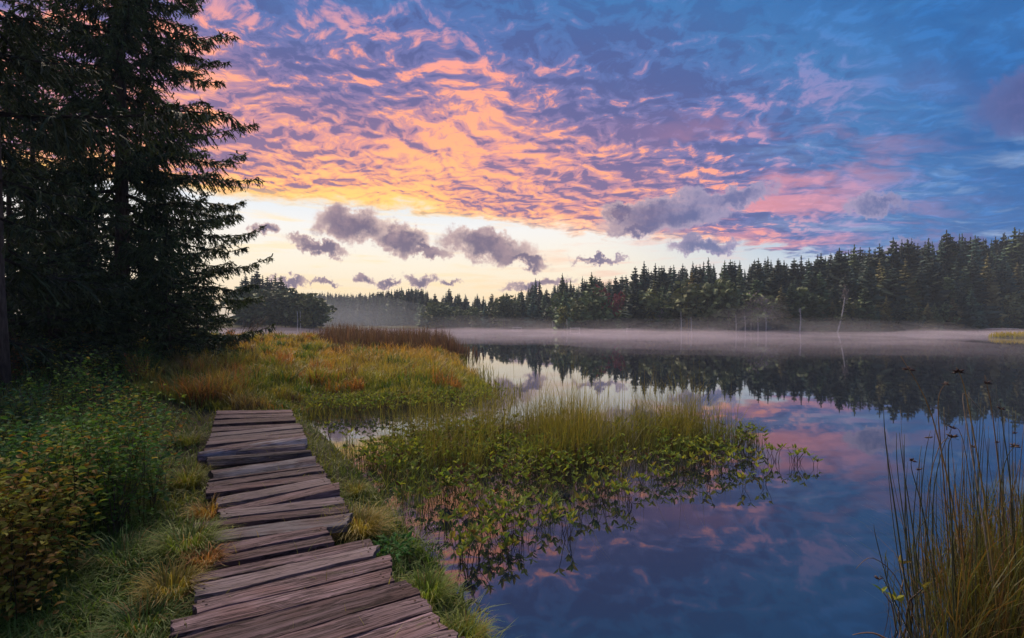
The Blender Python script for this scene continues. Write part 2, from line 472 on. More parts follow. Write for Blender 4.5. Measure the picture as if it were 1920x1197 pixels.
def plank_mat(name, tint=(1, 1, 1), blue=0.0):
    m, n = new_mat(name)
    tcn = n.new('ShaderNodeTexCoord'); oi = n.new('ShaderNodeObjectInfo')
    off = n.v('SCALE', (31.0, 17.0, 9.0), scale=oi.outputs['Random'])
    P = n.v('ADD', tcn.outputs['Object'], off)
    wob = n.noise(n.v('MULTIPLY', P, (1.6, 5.0, 3.0)), 1.0, 3, 0.5).outputs['Color']
    P2 = n.v('ADD', P, n.v('SCALE', n.v('SUBTRACT', wob, (0.5, 0.5, 0.5)), scale=0.06))
    grain = n.noise(n.v('MULTIPLY', P2, (2.0, 75.0, 40.0)), 1.0, 5, 0.70).outputs[0]
    crack = n.noise(n.v('MULTIPLY', P2, (1.1, 24.0, 20.0)), 1.0, 4, 0.7).outputs[0]
    crk = n.mr(n.m('ABSOLUTE', n.m('SUBTRACT', crack, 0.5)), 0.0, 0.035, 1.0, 0.0)
    patch = n.noise(n.v('MULTIPLY', P, (2.4, 5.0, 4.0)), 1.0, 4, 0.6).outputs[0]
    vor = n.new('ShaderNodeTexVoronoi', feature='F1'); n.put(vor.inputs['Vector'], n.v('MULTIPLY', P, (2.3, 5.5, 1.0))); vor.inputs['Scale'].default_value = 1.0
    knot = n.mr(vor.outputs['Distance'], 0.11, 0.03)
    t = lambda c: tuple(a * b for a, b in zip(c, tint))
    col = n.mix(n.mr(grain, 0.32, 0.68), t((0.030, 0.019, 0.021)), t((0.24, 0.165, 0.178)))
    col = n.mix(n.mr(patch, 0.42, 0.66, 0, 0.65), col, t((0.115, 0.062, 0.060)))
    col = n.mix(n.mr(patch, 0.44, 0.28, 0, 0.5), col, t((0.27, 0.18, 0.21)))
    col = n.mix(n.m('MULTIPLY', crk, 0.8), col, (0.025, 0.016, 0.016))
    col = n.mix(n.m('MULTIPLY', knot, 0.85), col, (0.035, 0.02, 0.018))
    if blue: col = n.mix(n.mr(patch, 0.38, 0.55, blue, 0.1), col, (0.19, 0.18, 0.20))
    moss = n.noise(n.v('MULTIPLY', P, (1.3, 4.0, 1.0)), 3.0, 5, 0.7).outputs[0]
    col = n.mix(n.mr(moss, 0.60, 0.72, 0, 0.55), col, (0.060, 0.070, 0.022))
    col = n.mix(n.mr(n.m('FRACT', n.m('MULTIPLY', oi.outputs['Random'], 13.1)), 0.35, 1.0, 0, 0.6), col, n.mix(grain, (0.07, 0.06, 0.062), (0.24, 0.205, 0.215)))
    br = n.mr(n.m('FRACT', n.m('MULTIPLY', oi.outputs['Random'], 5.7)), 0, 1, 0.62, 1.3, smooth=False)
    col = n.v('SCALE', col, scale=br)
    p = n.new('ShaderNodeBsdfPrincipled'); n.put(p.inputs['Base Color'], col)
    n.put(p.inputs['Roughness'], n.mr(grain, 0.3, 0.7, 0.65, 0.9))
    p.inputs['Specular IOR Level'].default_value = 0.12
    b = n.new('ShaderNodeBump'); b.inputs['Strength'].default_value = 1.0; b.inputs['Distance'].default_value = 0.008
    hgt = n.m('SUBTRACT', n.m('MULTIPLY_ADD', patch, 0.4, grain), n.m('MULTIPLY_ADD', crk, 0.9, n.m('MULTIPLY', knot, 0.6)))
    n.put(b.inputs['Height'], hgt); n.put(p.inputs['Normal'], b.outputs[0])
    o = n.new('ShaderNodeOutputMaterial'); m.node_tree.links.new(p.outputs[0], o.inputs[0])
    return m

M_grass = foliage_mat('grass_blades', 0.45, 0.55, 0.0, hue=0.0)
M_leaf = foliage_mat('leaves', 0.40, 0.65, 0.15, spec=0.15, hue=0.015)
M_needle = foliage_mat('needles', 0.15, 0.6, 0.2, hue=0.02)
M_far = foliage_mat('far_foliage', 0.06, 0.75, 0.35, hue=0.03)
M_bark = simple_mat('spruce_bark', (0.035, 0.024, 0.018), (0.115, 0.085, 0.068), 5.0, 0.9, (3, 3, 0.7), 0.8, 0.03)
M_birch = simple_mat('pale_bark', (0.20, 0.18, 0.17), (0.60, 0.56, 0.54), 3.0, 0.8, (1, 1, 2.5), 0.3, 0.02)
M_plank = plank_mat('weathered_plank')
M_plank_blue = plank_mat('wet_grey_plank', (1.0, 0.98, 1.0), blue=0.85)
M_log = plank_mat('split_log', (0.75, 0.74, 0.74), blue=0.35)
M_beam = simple_mat('old_beam', (0.04, 0.028, 0.024), (0.11, 0.08, 0.07), 6.0, 0.9, (0.5, 4, 4))
M_white = simple_mat('grey_rail_wood', (0.42, 0.40, 0.38), (0.66, 0.63, 0.60), 5.0, 0.8)
M_stem = foliage_mat('stems', 0.12, 0.5, 0.1, hue=0.01)

# ================================================================ the setting
def W2(px, py): return ground_at(px, py, 0.0)[:2]
bank = [(-0.12, 3.0)] + [W2(*q) for q in [(866, 1130), (822, 1062), (752, 985), (700, 915), (640, 850), (600, 812), (572, 790), (566, 772),
        (600, 764), (700, 762), (800, 760), (880, 756), (926, 744), (915, 722), (880, 700), (866, 684), (868, 668), (850, 656), (760, 650), (660, 648),
        (600, 649), (560, 645), (480, 641), (400, 640), (300, 637)]] + \
       [(-70, 62), (-95, 80), (-300, 90), (-300, -120), (120, -120), (60, -30), (14, 0.5), (6.5, 2.6), (4.0, 3.15), (2.9, 2.95), (2.35, 2.6), (1.6, 1.5), (0.6, 1.2), (0.05, 2.0)]
point = [(-41.5, 121), (-40.5, 127), (-44, 142), (-60, 170), (-300, 200), (-300, 120), (-95, 110), (-66, 113), (-50, 116)]
far = [(-300, 205)] + [W2(*q) for q in [(300, 614), (500, 614.6), (620, 615.2), (760, 616.2), (800, 616.9), (880, 617.4), (1046, 618.2), (1052, 620.4), (1100, 621.2),
       (1240, 622.2), (1400, 622.8), (1640, 623.0), (1800, 621.6), (1960, 619.4), (2400, 621)]] + [(260, 60), (700, 40), (700, 700), (-600, 700), (-600, 205)]
spit = [(61.5, 66), (63, 64.6), (70, 64.2), (82, 64), (95, 66), (95, 72), (70, 70.5), (64, 68.5)]

def terrain_h(x, y):
    sb = sdist(bank, x, y); sp = sdist(point, x, y); sf = sdist(far, x, y); ss = sdist(spit, x, y)
    wob = (fbm(x * 0.9 + 40, y * 0.9 + 12, 4) - 0.47)
    r = np.hypot(x, y)
    up = lambda s, top, k: np.where(s > 0, top * (1 - np.exp(-np.maximum(s, 0) / k)), np.maximum(s * 0.35, -0.9))
    hb = up(sb, 0.23, 0.35)
    left = np.clip((-x - 2.5 - 0.18 * np.clip(y, 0, 60)) / 6, 0, 1)
    hb = np.where(sb > 0, hb + left * left * (3 - 2 * left) * 0.55 + np.clip(sb - 8, 0, 60) * 0.02 + wob * 0.22 * np.clip(sb / 1.5, 0, 1), hb)
    hp = np.where(sp > 0, up(sp, 0.5, 3.0) + np.clip(sp - 3, 0, 60) * 0.08, up(sp, 0.5, 3.0))
    rise = np.clip((x - 0) / 90, 0.12, 1.0)
    hf = np.where(sf > 0, up(sf, 0.45, 2.0) + np.clip(sf - 6, 0, 110) * 0.16 * rise + np.clip(sf - 20, 0, 200) * 0.02, up(sf, 0.45, 2.0))
    hs = up(ss, 0.3, 1.0)
    return np.maximum.reduce([hb, hp, hf, hs])
def gz(x, y):
    return float(terrain_h(np.array([float(x)]), np.array([float(y)]))[0])

def build_ground():
    na, nr = 420, 230
    ang = np.linspace(0, 2 * PI, na, endpoint=False)
    # more columns in the direction of the lake than behind
    ang = ang + 0.55 * np.sin(2 * ang) * 0.0
    rad = np.concatenate([[0.35], np.geomspace(0.7, 420, nr - 1)])
    A, R = np.meshgrid(ang, rad, indexing='ij')
    x = R * np.sin(A); y = R * np.cos(A)
    z = terrain_h(x.ravel(), y.ravel()).reshape(x.shape)
    V = np.stack([x, y, z], -1).reshape(-1, 3)
    i = np.arange(na)[:, None]; j = np.arange(nr - 1)[None, :]
    i2 = (i + 1) % na
    f = np.stack([i * nr + j, i * nr + j + 1, i2 * nr + j + 1, i2 * nr + j], -1).reshape(-1, 4)
    c = len(V)
    V = np.vstack([V, [[0, 0, gz(0, 0)]]])
    f3 = np.array([(c, ((k + 1) % na) * nr, k * nr) for k in range(na)])
    f3 = f3[:, ::-1]
    me = np_mesh('ground', V, [f, f3], smooth=True)
    m, n = new_mat('soil_and_moss')
    tcn = n.new('ShaderNodeTexCoord')
    a = n.noise(tcn.outputs['Object'], 2.2, 8, 0.65).outputs[0]
    b_ = n.noise(tcn.outputs['Object'], 14, 6, 0.65).outputs[0]
    col = n.mix(n.mr(a, 0.35, 0.65), (0.022, 0.018, 0.011), (0.055, 0.060, 0.018))
    col = n.mix(n.mr(b_, 0.5, 0.75, 0, 0.7), col, (0.075, 0.055, 0.024))
    p = n.new('ShaderNodeBsdfPrincipled'); n.put(p.inputs['Base Color'], col); p.inputs['Roughness'].default_value = 0.95
    p.inputs['Specular IOR Level'].default_value = 0.15
    bp = n.new('ShaderNodeBump'); bp.inputs['Strength'].default_value = 0.8; bp.inputs['Distance'].default_value = 0.05
    n.put(bp.inputs['Height'], b_); n.put(p.inputs['Normal'], bp.outputs[0])
    o = n.new('ShaderNodeOutputMaterial'); m.node_tree.links.new(p.outputs[0], o.inputs[0])
    tag(link('ground', me, None, m), 'dark mossy soil of the marshy lake banks and wooded shores', kind='structure')

def build_water():
    V = [(-420, -120, 0), (420, -120, 0), (420, 420, 0), (-420, 420, 0)]
    me = np_mesh('water', np.array(V, float), [np.array([[0, 1, 2, 3]])])
    m, n = new_mat('still_lake_water')
    g = n.new('ShaderNodeBsdfGlossy'); g.inputs['Roughness'].default_value = 0.018; g.inputs['Color'].default_value = (0.93, 0.95, 1.0, 1)
    d = n.new('ShaderNodeBsdfDiffuse'); d.inputs['Color'].default_value = (0.006, 0.010, 0.018, 1)
    fr = n.new('ShaderNodeFresnel'); fr.inputs['IOR'].default_value = 2.6
    geo = n.new('ShaderNodeNewGeometry')
    w = n.noise(n.v('MULTIPLY', geo.outputs['Position'], (0.5, 1.0, 1.0)), 1.6, 3, 0.5).outputs[0]
    bp = n.new('ShaderNodeBump'); bp.inputs['Strength'].default_value = 0.10; bp.inputs['Distance'].default_value = 0.008
    n.put(bp.inputs['Height'], w)
    for q in (g, fr): n.put(q.inputs['Normal'], bp.outputs[0])
    mx = n.new('ShaderNodeMixShader')
    n.put(mx.inputs[0], fr.outputs[0])
    m.node_tree.links.new(d.outputs[0], mx.inputs[1]); m.node_tree.links.new(g.outputs[0], mx.inputs[2])
    o = n.new('ShaderNodeOutputMaterial'); m.node_tree.links.new(mx.outputs[0], o.inputs[0])
    tag(link('water', me, None, m), 'glassy dark lake mirroring the sunrise sky and forest', kind='structure')
build_ground()
build_water()

# ================================================================ boardwalk
DECK = 0.36
c1 = lambda X, Y: (300 + X * .3125, 960 + Y * .3125)
c2 = lambda X, Y: (340 + X * .20833, 850 + Y * .20833)
c3 = lambda X, Y: (360 + X * .15625, 755 + Y * .15625)
# back-left, front-left, front-right, back-right corner of each plank's top face in photo pixels; style
PL = [
    ([(580, 1272), (560, 1296), (900, 1222), (870, 1196)], 'p'),
    ([(480, 1258), (470, 1284), (876, 1212), (850, 1180)], 'p'),
    ([c1(560, 938), c1(600, 1090), c1(1715, 690), c1(1640, 605)], 'p'),
    ([c1(330, 862), c1(330, 985), c1(1632, 575), c1(1565, 500)], 'p'),
    ([c1(110, 757), c1(90, 925), c1(1548, 480), c1(1480, 412)], 'p'),
    ([c1(80, 655), c1(70, 738), c1(1402, 402), c1(1388, 335)], 'p'),
    ([c1(215, 535), c1(205, 602), c1(1400, 315), c1(1375, 258)], 'p'),
    ([c1(205, 440), c1(215, 500), c1(1275, 256), c1(1310, 200)], 'p'),
    ([c1(195, 384), c1(180, 424), c1(1275, 198), c1(1260, 160)], 'p'),
    ([c1(395, 262), c1(310, 312), c1(1040, 175), c1(1020, 128)], 'p'),
    ([c1(330, 192), c1(380, 236), c1(1010, 124), c1(985, 92)], 'p'),
    ([c2(70, 728), c2(90, 800), c2(1480, 640), c2(1540, 545)], 'b'),
    ([c2(115, 645), c2(100, 682), c2(1500, 500), c2(1490, 455)], 'p'),
    ([c2(350, 532), c2(330, 590), c2(1475, 430), c2(1440, 372)], 'p'),
    ([c2(330, 482), c2(360, 514), c2(1437, 337), c2(1415, 285)], 'p'),
    ([c2(325, 388), c2(305, 452), c2(1337, 277), c2(1320, 225)], 'p'),
    ([c2(235, 308), c2(220, 362), c2(1312, 212), c2(1298, 165)], 'p'),
    ([c2(235, 256), c2(240, 300), c2(1278, 155), c2(1262, 115)], 'p'),
    ([c2(300, 212), c2(240, 246), c2(1244, 112), c2(1232, 84)], 'p'),
    ([c2(240, 150), c2(300, 204), c2(1215, 80), c2(1195, 18)], 'wl'),
    ([c3(160, 655), c3(190, 712), c3(1430, 606), c3(1410, 572)], 'l'),
    ([c3(430, 560), c3(440, 596), c3(1350, 545), c3(1345, 500)], 'l'),
    ([c3(60, 598), c3(90, 626), c3(1378, 462), c3(1345, 398)], 'bl'),
    ([c3(150, 545), c3(150, 574), c3(1330, 408), c3(1310, 386)], 'p'),
    ([c3(185, 466), c3(170, 508), c3(1345, 384), c3(1335, 358)], 'p'),
    ([c3(210, 412), c3(200, 456), c3(1335, 350), c3(1320, 310)], 'p'),
    ([c3(228, 362), c3(215, 402), c3(1320, 302), c3(1308, 272)], 'p'),
    ([c3(246, 304), c3(238, 354), c3(1305, 266), c3(1288, 240)], 'p'),
    ([c3(268, 214), c3(252, 258), c3(1252, 206), c3(1215, 164)], 'p'),
    ([c3(286, 158), c3(276, 198), c3(1218, 154), c3(1206, 116)], 'p'),
    ([c3(302, 100), c3(288, 142), c3(1206, 108), c3(1196, 82)], 'p')]

_g = Geo(); tube(_g, np.array([[0, 0, -0.01], [0, 0, 0.002], [0, 0, 0.0035]]), [0.007, 0.007, 0.004], (0.05, 0.03, 0.02), 7)
NAIL = _g.mesh('nail')
NAIL.materials.append(simple_mat('rusty_iron', (0.02, 0.012, 0.010), (0.10, 0.045, 0.025), 60.0, 0.7))
def build_boardwalk():
    root = empty('boardwalk', (-2.6, 5.5, 0.2))
    tag(root, 'weathered wooden plank boardwalk leading along the marsh to the meadow', 'boardwalk')
    mids = []
    for q, (corn, style) in enumerate(PL):
        log = 'l' in style
        zt = DECK + RNG.normal(0, 0.006) + (0.035 if log else 0.0)
        bl, fl, fr, br = [ground_at(px, py, zt) for px, py in corn]
        c = (bl + fl + fr + br) / 4
        mids.append((q, (bl + fl) / 2, (br + fr) / 2))
        ax = (br + fr) / 2 - (bl + fl) / 2; yaw = math.atan2(ax[1], ax[0])
        Rm = np.array([[math.cos(yaw), math.sin(yaw), 0], [-math.sin(yaw), math.cos(yaw), 0], [0, 0, 1]])
        bl, fl, fr, br = [Rm @ (p - c) for p in (bl, fl, fr, br)]
        nl, nw = 22, 6
        th = 0.047
        u = np.linspace(0, 1, nl)[:, None, None]; v = np.linspace(0, 1, nw)[None, :, None]
        top = (fl * (1 - u) + fr * u) * (1 - v) + (bl * (1 - u) + br * u) * v
        wid = np.linalg.norm((bl + br) / 2 - (fl + fr) / 2)
        top[:, 0, 1] -= 0.012; top[:, -1, 1] += 0.012
        s = q * 13.7
        uu = np.linspace(0, 1, nl)
        ej = (fbm(uu * 7 + s, uu * 0 + s, 4) - 0.47) * 0.030
        ej2 = (fbm(uu * 7 + s + 50, uu * 0 + s, 4) - 0.47) * 0.030
        top[:, 0, 1] += ej; top[:, -1, 1] += ej2
        endj = (RNG.random((2, nw)) - 0.5) * 0.03
        top[0, :, 0] += endj[0]; top[-1, :, 0] += endj[1]
        zz = (fbm(uu[:, None] * 4 + s, np.linspace(0, 1, nw)[None, :] * 0.6 + s, 3) - 0.44) * 0.012
        top[:, :, 2] += zz
        top[:, :, 2] += RNG.normal(0, 0.008) * (uu[:, None] - 0.5) * 2
        vv = np.linspace(-1, 1, nw)[None, :]
        if log:
            top[:, :, 2] += (np.sqrt(np.clip(1 - vv ** 2 * 0.97, 0, 1)) - 0.75) * wid * (0.42 if style != 'wl' else 0.22)
            th = 0.09
        else:
            top[:, [0, -1], 2] -= 0.003
        bot = top.copy(); bot[:, :, 2] = top[:, :, 2].min() - th * (0.9 if not log else 0.3)
        if log: bot[:, :, 1] *= 0.9
        Vt = top.reshape(-1, 3); Vb = bot.reshape(-1, 3); nt = len(Vt)
        f = []
        idx = lambda a, b: a * nw + b
        for a in range(nl - 1):
            for b in range(nw - 1):
                f.append((idx(a, b), idx(a + 1, b), idx(a + 1, b + 1), idx(a, b + 1)))
        per = [idx(a, 0) for a in range(nl)] + [idx(nl - 1, b) for b in range(1, nw)] + [idx(a, nw - 1) for a in range(nl - 2, -1, -1)] + [idx(0, b) for b in range(nw - 2, 0, -1)]
        for k in range(len(per)):
            a, b = per[k], per[(k + 1) % len(per)]
            f.append((a, a + nt, b + nt, b))
        me = np_mesh('plank', np.vstack([Vt, Vb]), [np.array(f)])
        mat = {'p': M_plank, 'b': M_plank_blue, 'l': M_log, 'bl': M_plank_blue, 'wl': M_plank_blue}[style]
        o = link('log' if style in ('l', 'bl') else 'plank', me, root, mat)
        o.location = Vector(c) - root.location
        o.rotation_euler = (0, 0, yaw)
        if not log and q < 19:
            for e, sgn in ((0.06, 1), (0.94, 1)):
                for w_ in (0.3, 0.7):
                    nn = link('nail', NAIL, o)
                    ia, ib = int(round(e * (nl - 1))), int(round(w_ * (nw - 1)))
                    nn.location = Vector(top[ia, ib]) + Vector((RNG.normal(0, 0.008), RNG.normal(0, 0.006), 0.001))
        if style == 'bl': o['label'] = 'round blue-grey log lying across the boardwalk'
        if style == 'wl': o['label'] = 'wet bluish half log with peeling surface'
    # two long bearers under the deck
    for t in (0.2, 0.8):
        g = Geo()
        seq = [a * (1 - t) + b * t for q, a, b in mids if q % 3 == 0 or q == len(mids) - 1]
        P = np.array(seq); P[:, 2] = DECK - 0.125
        tube(g, P, np.full(len(P), 0.055), (0.1, 0.1, 0.1), 6)
        o = link('bearer', g.mesh('bearer'), root, M_beam)
        o.location = -root.location
build_boardwalk()

# ================================================================ spruces on the near bank
def spruce_branches(g, b, twig_gap=0.11, dens=1.0, hang=0.42, wid=1.0):
    """b: list of (x, y, z, azimuth, length, droop, tip_up). Draws limbs, side twigs and hanging sprays."""
    b = np.array(b, float); n = len(b)
    L = b[:, 4]; az = b[:, 3]
    d = np.stack([np.cos(az), np.sin(az), np.zeros(n)], -1)
    k = 7; t = np.linspace(0, 1, k)
    pts = b[:, None, :3] + d[:, None] * (L[:, None] * t[None])[..., None]
    pts[:, :, 2] += L[:, None] * (-b[:, 5][:, None] * t[None] + b[:, 6][:, None] * t[None] ** 2.6)
    wob = RNG.normal(0, 0.02, (n, k, 3)) * L[:, None, None] * t[None, :, None]
    pts += wob
    ribbons(g, pts, 0.03 + 0.014 * L, np.tile([0.022, 0.018, 0.013], (n, 1)), flat=np.stack([-d[:, 1], d[:, 0], np.zeros(n)], -1), taper=np.clip(1 - t * 0.85, 0.1, 1))
    ribbons(g, pts, 0.03 + 0.014 * L, np.tile([0.022, 0.018, 0.013], (n, 1)), flat=np.tile([0, 0, 1.0], (n, 1)), taper=np.clip(1 - t * 0.85, 0.1, 1))
    # side twigs
    m = np.maximum((L / twig_gap * 2 * dens).astype(int), 6)
    bi = np.repeat(np.arange(n), m); N_ = len(bi)
    s = RNG.uniform(0.10, 1.0, N_) ** 0.85
    fi = s * (k - 1); i0 = np.minimum(fi.astype(int), k - 2); fr = (fi - i0)[:, None]
    p = pts[bi, i0] * (1 - fr) + pts[bi, i0 + 1] * fr
    tang = unit(pts[bi, i0 + 1] - pts[bi, i0])
    side = RNG.choice([-1, 1], N_)
    lat = np.stack([-d[bi, 1], d[bi, 0], np.zeros(N_)], -1) * side[:, None]
    ln = (0.30 + 0.10 * L[bi]) * (1.15 - 0.85 * s) * RNG.uniform(0.5, 1.15, N_)
    fwd = RNG.uniform(0.35, 0.95, N_)[:, None]
    hg = (RNG.random(N_) < 0.62) * hang * (0.5 + L[bi] * 0.22) * (1 - s * 0.75)
    dirs = unit(lat * (1 - 0.4 * np.minimum(hg, 1))[:, None] + tang * fwd + RNG.normal(0, 0.12, (N_, 3)))
    kk = 4; tt = np.linspace(0, 1, kk)
    q = p[:, None] + dirs[:, None] * (ln[:, None] * tt[None])[..., None]
    q[:, :, 2] -= (hg * (0.5 + ln))[:, None] * tt[None] ** 1.5
    q[:, :, 2] += (0.06 * (1 - (hg > 0)) * ln)[:, None] * tt[None] ** 2
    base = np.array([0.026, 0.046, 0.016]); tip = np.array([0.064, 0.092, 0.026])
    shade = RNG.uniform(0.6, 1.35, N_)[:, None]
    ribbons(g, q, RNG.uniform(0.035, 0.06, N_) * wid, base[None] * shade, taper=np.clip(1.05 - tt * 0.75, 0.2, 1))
    # needle-covered twiglets
    mt = np.maximum((ln / 0.055).astype(int), 3)
    ti = np.repeat(np.arange(N_), mt); K = len(ti)
    u = RNG.uniform(0.1, 1.0, K); fi = u * (kk - 1); i0 = np.minimum(fi.astype(int), kk - 2); fr = (fi - i0)[:, None]
    p2 = q[ti, i0] * (1 - fr) + q[ti, i0 + 1] * fr
    tg = unit(q[ti, i0 + 1] - q[ti, i0])
    rd = unit(RNG.normal(0, 1, (K, 3)) * np.array([1, 1, 0.6])); rd[:, 2] -= 0.25
    dv = unit(tg * 0.75 + rd * 0.8)
    l2 = RNG.uniform(0.07, 0.20, K) * (1.25 - 0.6 * u)
    e = p2 + dv * l2[:, None]
    e[:, 2] -= 0.2 * l2
    sg = np.stack([p2, e], 1)
    ribbons(g, sg, RNG.uniform(0.028, 0.05, K) * wid, (base[None] * (1 - u[:, None]) + tip[None] * u[:, None]) * shade[ti], flat=unit(RNG.normal(0, 1, (K, 3))), taper=np.array([1.0, 0.35]))

def spruce_list(H, R, z0=0.6, step=0.36, seed=1, az_ok=None, thin_above=99.0, power=0.85):
    r = np.random.default_rng(seed); out = []
    z = z0
    while z < H - 0.4:
        f = (z - z0) / (H - z0)
        L = R * (1 - f) ** power * (0.72 + 0.28 * min(1, (z - z0) / (0.12 * H) + 0.3))
        nb = int(r.integers(5, 8))
        a0 = r.uniform(0, 2 * PI)
        for k in range(nb):
            a = a0 + k * 2 * PI / nb + r.normal(0, 0.22)
            if az_ok and not az_ok(a % (2 * PI), z): continue
            l = L * r.uniform(0.72, 1.08)
            if z > thin_above and r.random() < 0.45: continue
            droop = r.uniform(0.30, 0.52) * (1 - f * 0.9) + 0.02
            out.append((0, 0, z + r.normal(0, 0.10), a, l, droop, droop * 0.55 + r.uniform(0.06, 0.2)))
        z += step * (1 - 0.35 * f) * r.uniform(0.85, 1.15)
    return out

def trunk_mesh(H, r0, col=(0.1, 0.1, 0.1), lean=0.0, sides=10):
    g = Geo()
    t = np.linspace(0, 1, 9)
    P = np.stack([np.sin(t * 5 + r0 * 30) * 0.05 + lean * t * H, np.cos(t * 4) * 0.04, t * H - 0.3], -1)
    rad = r0 * (1 - t * 0.93); rad[0] *= 1.35
    tube(g, P, rad, col, sides)
    return g.mesh('trunk', True)

def near_spruce(loc, label, H, R, branches, r0, cat='tree', group='spruces on the near bank', **kw):
    root = empty('spruce_tree', loc)
    tag(root, label, cat, group)
    link('trunk', trunk_mesh(H, r0), root, M_bark)
    g = Geo(); spruce_branches(g, branches, **kw)
    link('crown', g.mesh('crown'), root, M_needle)
    return root

def place(px, depth): return ((px - CX) / F * depth, depth)
def build_near_trees():
    x, y = place(225, 17.0)
    near_spruce((x, y, gz(x, y)), 'tall dark spruce with drooping boughs on the bank beside the meadow', 25, 5.5,
                spruce_list(25, 5.6, 0.7, 0.56, 3, thin_above=14), 0.24, twig_gap=0.06, hang=0.5, wid=1.25)
    # the spruce just outside the left edge, its long boughs reach into view
    D = 9.0; x, y = place(-30, D); z = gz(x, y)
    hz = lambda py: EYE + (HY - py) / F * D - z
    br = spruce_list(17, 3.6, 0.8, 0.5, 8, az_ok=lambda a, q: 1.4 < a < 4.9, thin_above=7)
    for py, ln, a, dr, tu in [(212, 4.35, 0.02, 0.07, 0.10), (205, 3.2, 0.55, 0.1, 0.1), (96, 1.95, 0.1, 0.16, 0.04), (100, 1.8, 0.5, 0.12, 0.05), (30, 1.5, 0.0, 0.1, 0.1),
                              (10, 1.6, 0.4, 0.2, 0.1), (330, 1.7, 0.2, 0.3, 0.15), (400, 1.7, -0.1, 0.35, 0.15), (300, 1.3, 0.9, 0.3, 0.15), (-70, 2.2, 0.1, 0.3, 0.1), (160, 1.6, -0.4, 0.2, 0.1)]:
        br.append((0, 0, hz(py), a, ln, dr, tu))
    near_spruce((x, y, z), 'near spruce at the left edge whose long bough hangs across the view', 17, 3.6, br, 0.24, twig_gap=0.085, hang=0.62)
    spec = [(60, 22, 17, 3.9, 21, 'slim dark spruce behind the tall spruce, near the left edge'),
            (130, 27, 13, 3.6, 22, 'far dark spruce seen between the trunks left of the tall spruce'),
            (262, 25, 9.0, 3.2, 23, 'mid-height bushy spruce behind the tall spruce on its meadow side'),
            (20, 14.5, 10, 3.4, 24, 'low broad spruce filling the dark corner under the near bough')]
    for px, D, H, R, sd, lab in spec:
        x, y = place(px, D)
        near_spruce((x, y, gz(x, y)), lab, H, R, spruce_list(H, R, 0.4, 0.5, sd), 0.010 * H, twig_gap=0.2, wid=1.2)
    for px, D, H, R, sd, lab in [(372, 17.0, 3.4, 1.4, 31, 'young olive-green spruce nearest the meadow under the tall spruce'),
                                 (318, 14.6, 3.0, 1.5, 32, 'young dark spruce in front of the tall spruce trunk'),
                                 (170, 13.2, 3.6, 1.7, 33, 'bushy young spruce left of the tall spruce trunk'),
                                 (95, 12.0, 3.2, 1.7, 34, 'squat young spruce above the leafy undergrowth at the left')]:
        x, y = place(px, D)
        near_spruce((x, y, gz(x, y)), lab, H, R, spruce_list(H, R, 0.15, 0.2, sd, power=0.75), 0.05, group='young spruces under the tall trees', twig_gap=0.10, hang=0.25)
build_near_trees()

# ================================================================ far forest
def far_spruce_mesh(seed, tint, ragged=1.0, bare=0.08, nlev=22, slim=0.17, prof=0.85):
    """unit-height spruce crown, about a thousand triangles"""
    r = np.random.default_rng(seed); g = Geo()
    V, T, C = [], [], []
    def tri(a, b, c, col):
        i = len(V); V.extend([a, b, c]); T.append((i, i + 1, i + 2)); C.extend([col] * 3)
    for lv in range(nlev):
        f = lv / (nlev - 1)
        z = bare + (0.985 - bare) * f ** 0.92
        L = slim * (1 - f) ** prof * (0.8 + 0.2 * min(1, f * 6)) + 0.006
        nb = int(8 - 3 * f)
        a0 = r.uniform(0, 6.28)
        for k in range(nb):
            a = a0 + k * 2 * PI / nb + r.normal(0, 0.25)
            l = L * r.uniform(0.62, 1.25) * ragged
            d = np.array([math.cos(a), math.sin(a), 0]); s = np.array([-d[1], d[0], 0])
            base = np.array([0, 0, z + r.normal(0, 0.006)])
            dr = l * r.uniform(0.25, 0.6) * (1 - f)
            tip = base + d * l - np.array([0, 0, dr - l * 0.12])
            col = np.array(tint) * r.uniform(0.55, 1.35)
            w = l * 0.36 + 0.004
            mid = base + d * l * 0.55 - np.array([0, 0, dr * 0.7])
            lft = mid + s * w * r.uniform(0.7, 1.2) - np.array([0, 0, l * 0.18]); rgt = mid - s * w * r.uniform(0.7, 1.2) - np.array([0, 0, l * 0.18])
            top = base + np.array([0, 0, 0.012])
            tri(top, lft, tip, col); tri(top, tip, rgt, col * 0.9)
            hang = mid - np.array([0, 0, l * r.uniform(0.3, 0.55) + 0.006])
            tri(base, hang, tip, col * 0.8)
            for q in range(2):
                u = r.uniform(0.4, 0.95); pp = base * (1 - u) + tip * u
                e = pp + s * r.choice([-1, 1]) * l * r.uniform(0.15, 0.4) - np.array([0, 0, l * r.uniform(0.05, 0.35)])
                tri(pp, e, pp + d * l * 0.12 + np.array([0, 0, 0.004]), col * 1.15)
    g.add(np.array(V), f3=np.array(T), c=np.array(C))
    tube(g, np.array([[0, 0, bare * 1.2], [0, 0, 0.6], [0, 0, 1.0]]), [slim * 0.33, slim * 0.16, 0.0012], np.array(tint) * 0.5, 6)
    return g.mesh('crown')

